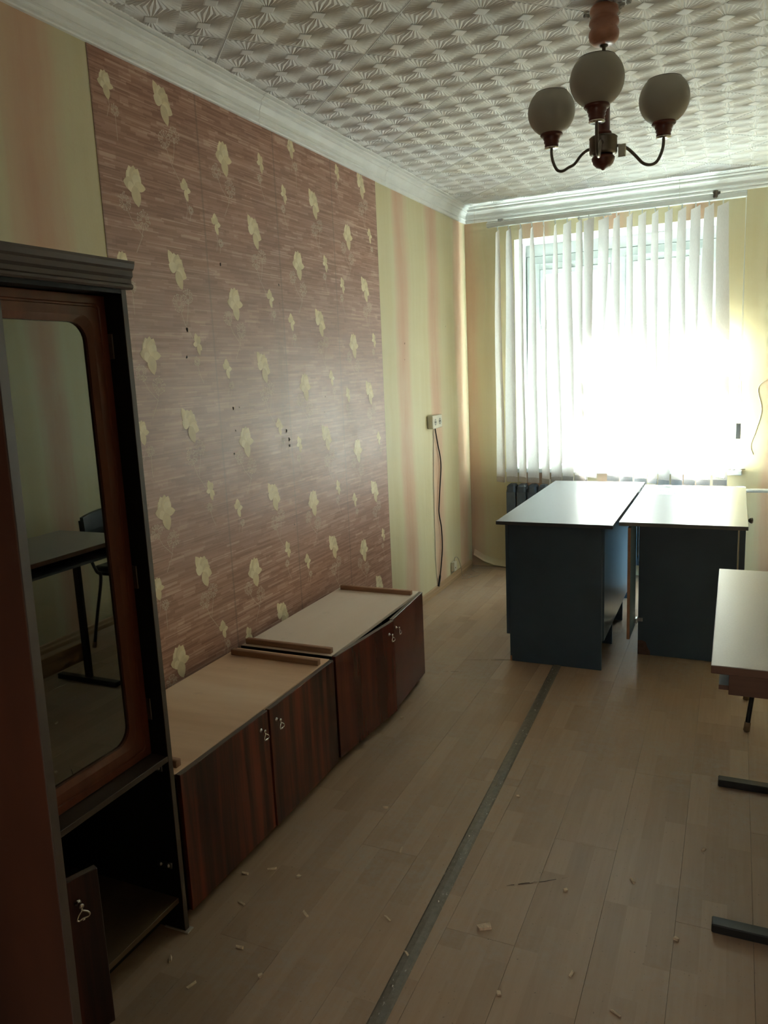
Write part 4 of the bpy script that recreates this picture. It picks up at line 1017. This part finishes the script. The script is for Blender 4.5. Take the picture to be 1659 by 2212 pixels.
# ================================================================== SOCKETS, CABLES
so = thing('double_socket', 'cream double power socket on the yellow wall', 'socket', (0.0, 4.83, 1.175))
for y in (4.742, 4.842):
    b = bmesh.new(); add_bevbox(b, 0.0005, 0.040 if y < 4.8 else 0.034, y, y + 0.094, 1.128, 1.214, 0.004); fc = obj('socket_box', b, M_PLASW, so)
    xf = 0.040 if y < 4.8 else 0.034
    b = bmesh.new(); lathe(b, [(0.020, 0.0006), (0.021, 0.0012), (0.018, 0.0012), (0.017, 0.0006)], (xf, y + .047, 1.171), 20, Matrix.Rotation(PI / 2, 3, 'Y')); add_bevbox(b, xf, xf + .0015, y + .045, y + .049, 1.155, 1.187, 0); obj('socket_recess', b, M_PLASG, fc)
    b = bmesh.new()
    for q in (-.009, .009): lathe(b, [(0.003, 0.0), (0.003, 0.0018), (0.0, 0.0019)], (xf, y + .047 + q, 1.171), 8, Matrix.Rotation(PI / 2, 3, 'Y'))
    obj('socket_hole', b, M_HOLE, fc)
CAB = [(4.852, 1.130), (4.895, 1.014), (4.933, 0.931), (4.944, 0.851), (4.914, 0.728), (4.885, 0.605), (4.879, 0.541), (4.916, 0.437), (4.923, 0.305), (4.895, 0.197), (4.859, 0.107), (4.825, 0.045)]
b = bmesh.new(); tube(b, smooth_path([(0.012, y, z) for y, z in CAB], 6), lambda t: 0.0042 + (0.003 if t > .9 else 0), 8); o = obj('power_cable', b, M_CABLE); rebase(o, (0.012, 4.852, 1.13)); tag(o, 'black cable hanging down from the double power socket', 'cable')
WH = [(4.845, 1.130), (4.826, 0.897), (4.812, 0.649), (4.807, 0.395), (4.807, 0.201), (4.831, 0.058)]
b = bmesh.new(); tube(b, smooth_path([(0.004, y, z) for y, z in WH], 5), 0.0022, 6); o = obj('thin_wire', b, M_WIRE); rebase(o, (0.004, 4.845, 1.13)); tag(o, 'thin pale wire running straight down behind the black cable', 'wire')
js = thing('telephone_socket', 'small cream telephone socket low on the wall by the corner', 'socket', (0.0, 5.15, 0.1))
obj('socket_box', bbox(0.0005, 0.028, 5.118, 5.178, 0.072, 0.142, 0.004), M_PLASW, js)
b = bmesh.new(); add_bevbox(b, 0.028, 0.0287, 5.135, 5.145, 0.095, 0.103, 0); obj('socket_hole', b, M_HOLE, js)
b = bmesh.new(); tube(b, smooth_path([(0.012, 5.16, 0.142), (0.014, 5.18, 0.165), (0.02, 5.22, 0.150), (0.03, 5.25, 0.08), (0.045, 5.235, 0.01), (0.06, 5.20, 0.004), (0.10, 5.24, 0.004), (0.09, 5.32, 0.004), (0.05, 5.33, 0.004), (0.06, 5.25, 0.008), (0.12, 5.27, 0.004), (0.14, 5.38, 0.004), (0.06, 5.44, 0.004), (0.05, 5.52, 0.004), (0.16, 5.54, 0.004), (0.30, 5.50, 0.004)], 6), 0.0018, 6)
o = obj('loose_wire', b, M_WIRE); rebase(o, (0.03, 5.25, 0.0)); tag(o, 'grey telephone wire lying tangled on the floor in the corner', 'wire')

# ================================================================== CHIPS ON THE FLOOR
CH = [(1.249, 1.807), (0.494, 1.771), (0.659, 1.817), (0.988, 1.746), (1.089, 1.64), (0.768, 1.434), (0.62, 1.345), (0.51, 1.397), (1.17, 2.482), (0.56, 1.653), (1.786, 2.379), (1.426, 2.038), (0.761, 1.679), (0.752, 2.258), (0.531, 2.935), (1.621, 1.644), (1.502, 1.727), (1.734, 1.946), (0.56, 1.82), (0.66, 1.50), (1.35, 1.60), (0.90, 2.05), (1.60, 2.15)]
def chip_bm(l, w_, h, seed):
    rd = random.Random(seed); b = bmesh.new(); box(b, -l / 2, l / 2, -w_ / 2, w_ / 2, 0, h)
    for v in b.verts: v.co.x *= rd.uniform(.6, 1.15); v.co.y *= rd.uniform(.5, 1.2); v.co.z = 0.0004 if v.co.z < h / 2 else h * rd.uniform(.5, 1.1)
    return b
big = obj('wood_chip', chip_bm(0.036, 0.022, 0.010, 3), M_CHIP); big.location = (CH[0][0], CH[0][1], 0); big.rotation_euler.z = 0.5
tag(big, 'largest wood chip, lying alone right of the metal strip', 'chip')
protos = [obj('wood_chip', chip_bm(l, w_, h, 10 + i), M_CHIP) for i, (l, w_, h) in enumerate(((0.022, 0.008, 0.006), (0.013, 0.010, 0.007), (0.028, 0.007, 0.005)))]
for i, (x, y) in enumerate(CH[1:]):
    pr = protos[i % 3]; o = pr if i < 3 else pr.copy()
    if i >= 3: COL.objects.link(o)
    o.location = (x, y, 0.0); o.rotation_euler.z = random.uniform(0, 6.28)
    tag(o, 'tiny pale wood chip lying among others on the floor', 'chip', 'small wood chips scattered on the floor')
# scuffs on the boards
bm = bmesh.new()
for (x0, y0, x1, y1, w_) in ((0.56, 3.68, 0.95, 3.80, 0.004), (0.62, 3.70, 0.90, 3.79, 0.003), (0.52, 3.50, 0.62, 3.53, 0.003), (1.30, 2.02, 1.42, 2.10, 0.003), (1.26, 2.00, 1.34, 2.05, 0.004)):
    n = Vector((-(y1 - y0), x1 - x0)).normalized() * w_ / 2; K = 8; pv = None
    for k in range(K + 1):
        t = k / K; w2 = math.sin(PI * min(1, max(0.05, t))) + .1; c = Vector((x0 + (x1 - x0) * t, y0 + (y1 - y0) * t)) + n * random.uniform(-.6, .6)
        cv = (bm.verts.new((c.x + n.x * w2, c.y + n.y * w2, 0.0006)), bm.verts.new((c.x - n.x * w2, c.y - n.y * w2, 0.0006)))
        if pv and k % 4 != 3: bm.faces.new((pv[0], pv[1], cv[1], cv[0]))
        pv = cv
o = obj('scuff_mark', bm, plain('scuff', (0.10, 0.075, 0.06), 0.8, 0.2), floor, 'dark scratches in the laminate', fix=False); o['kind'] = 'stuff'
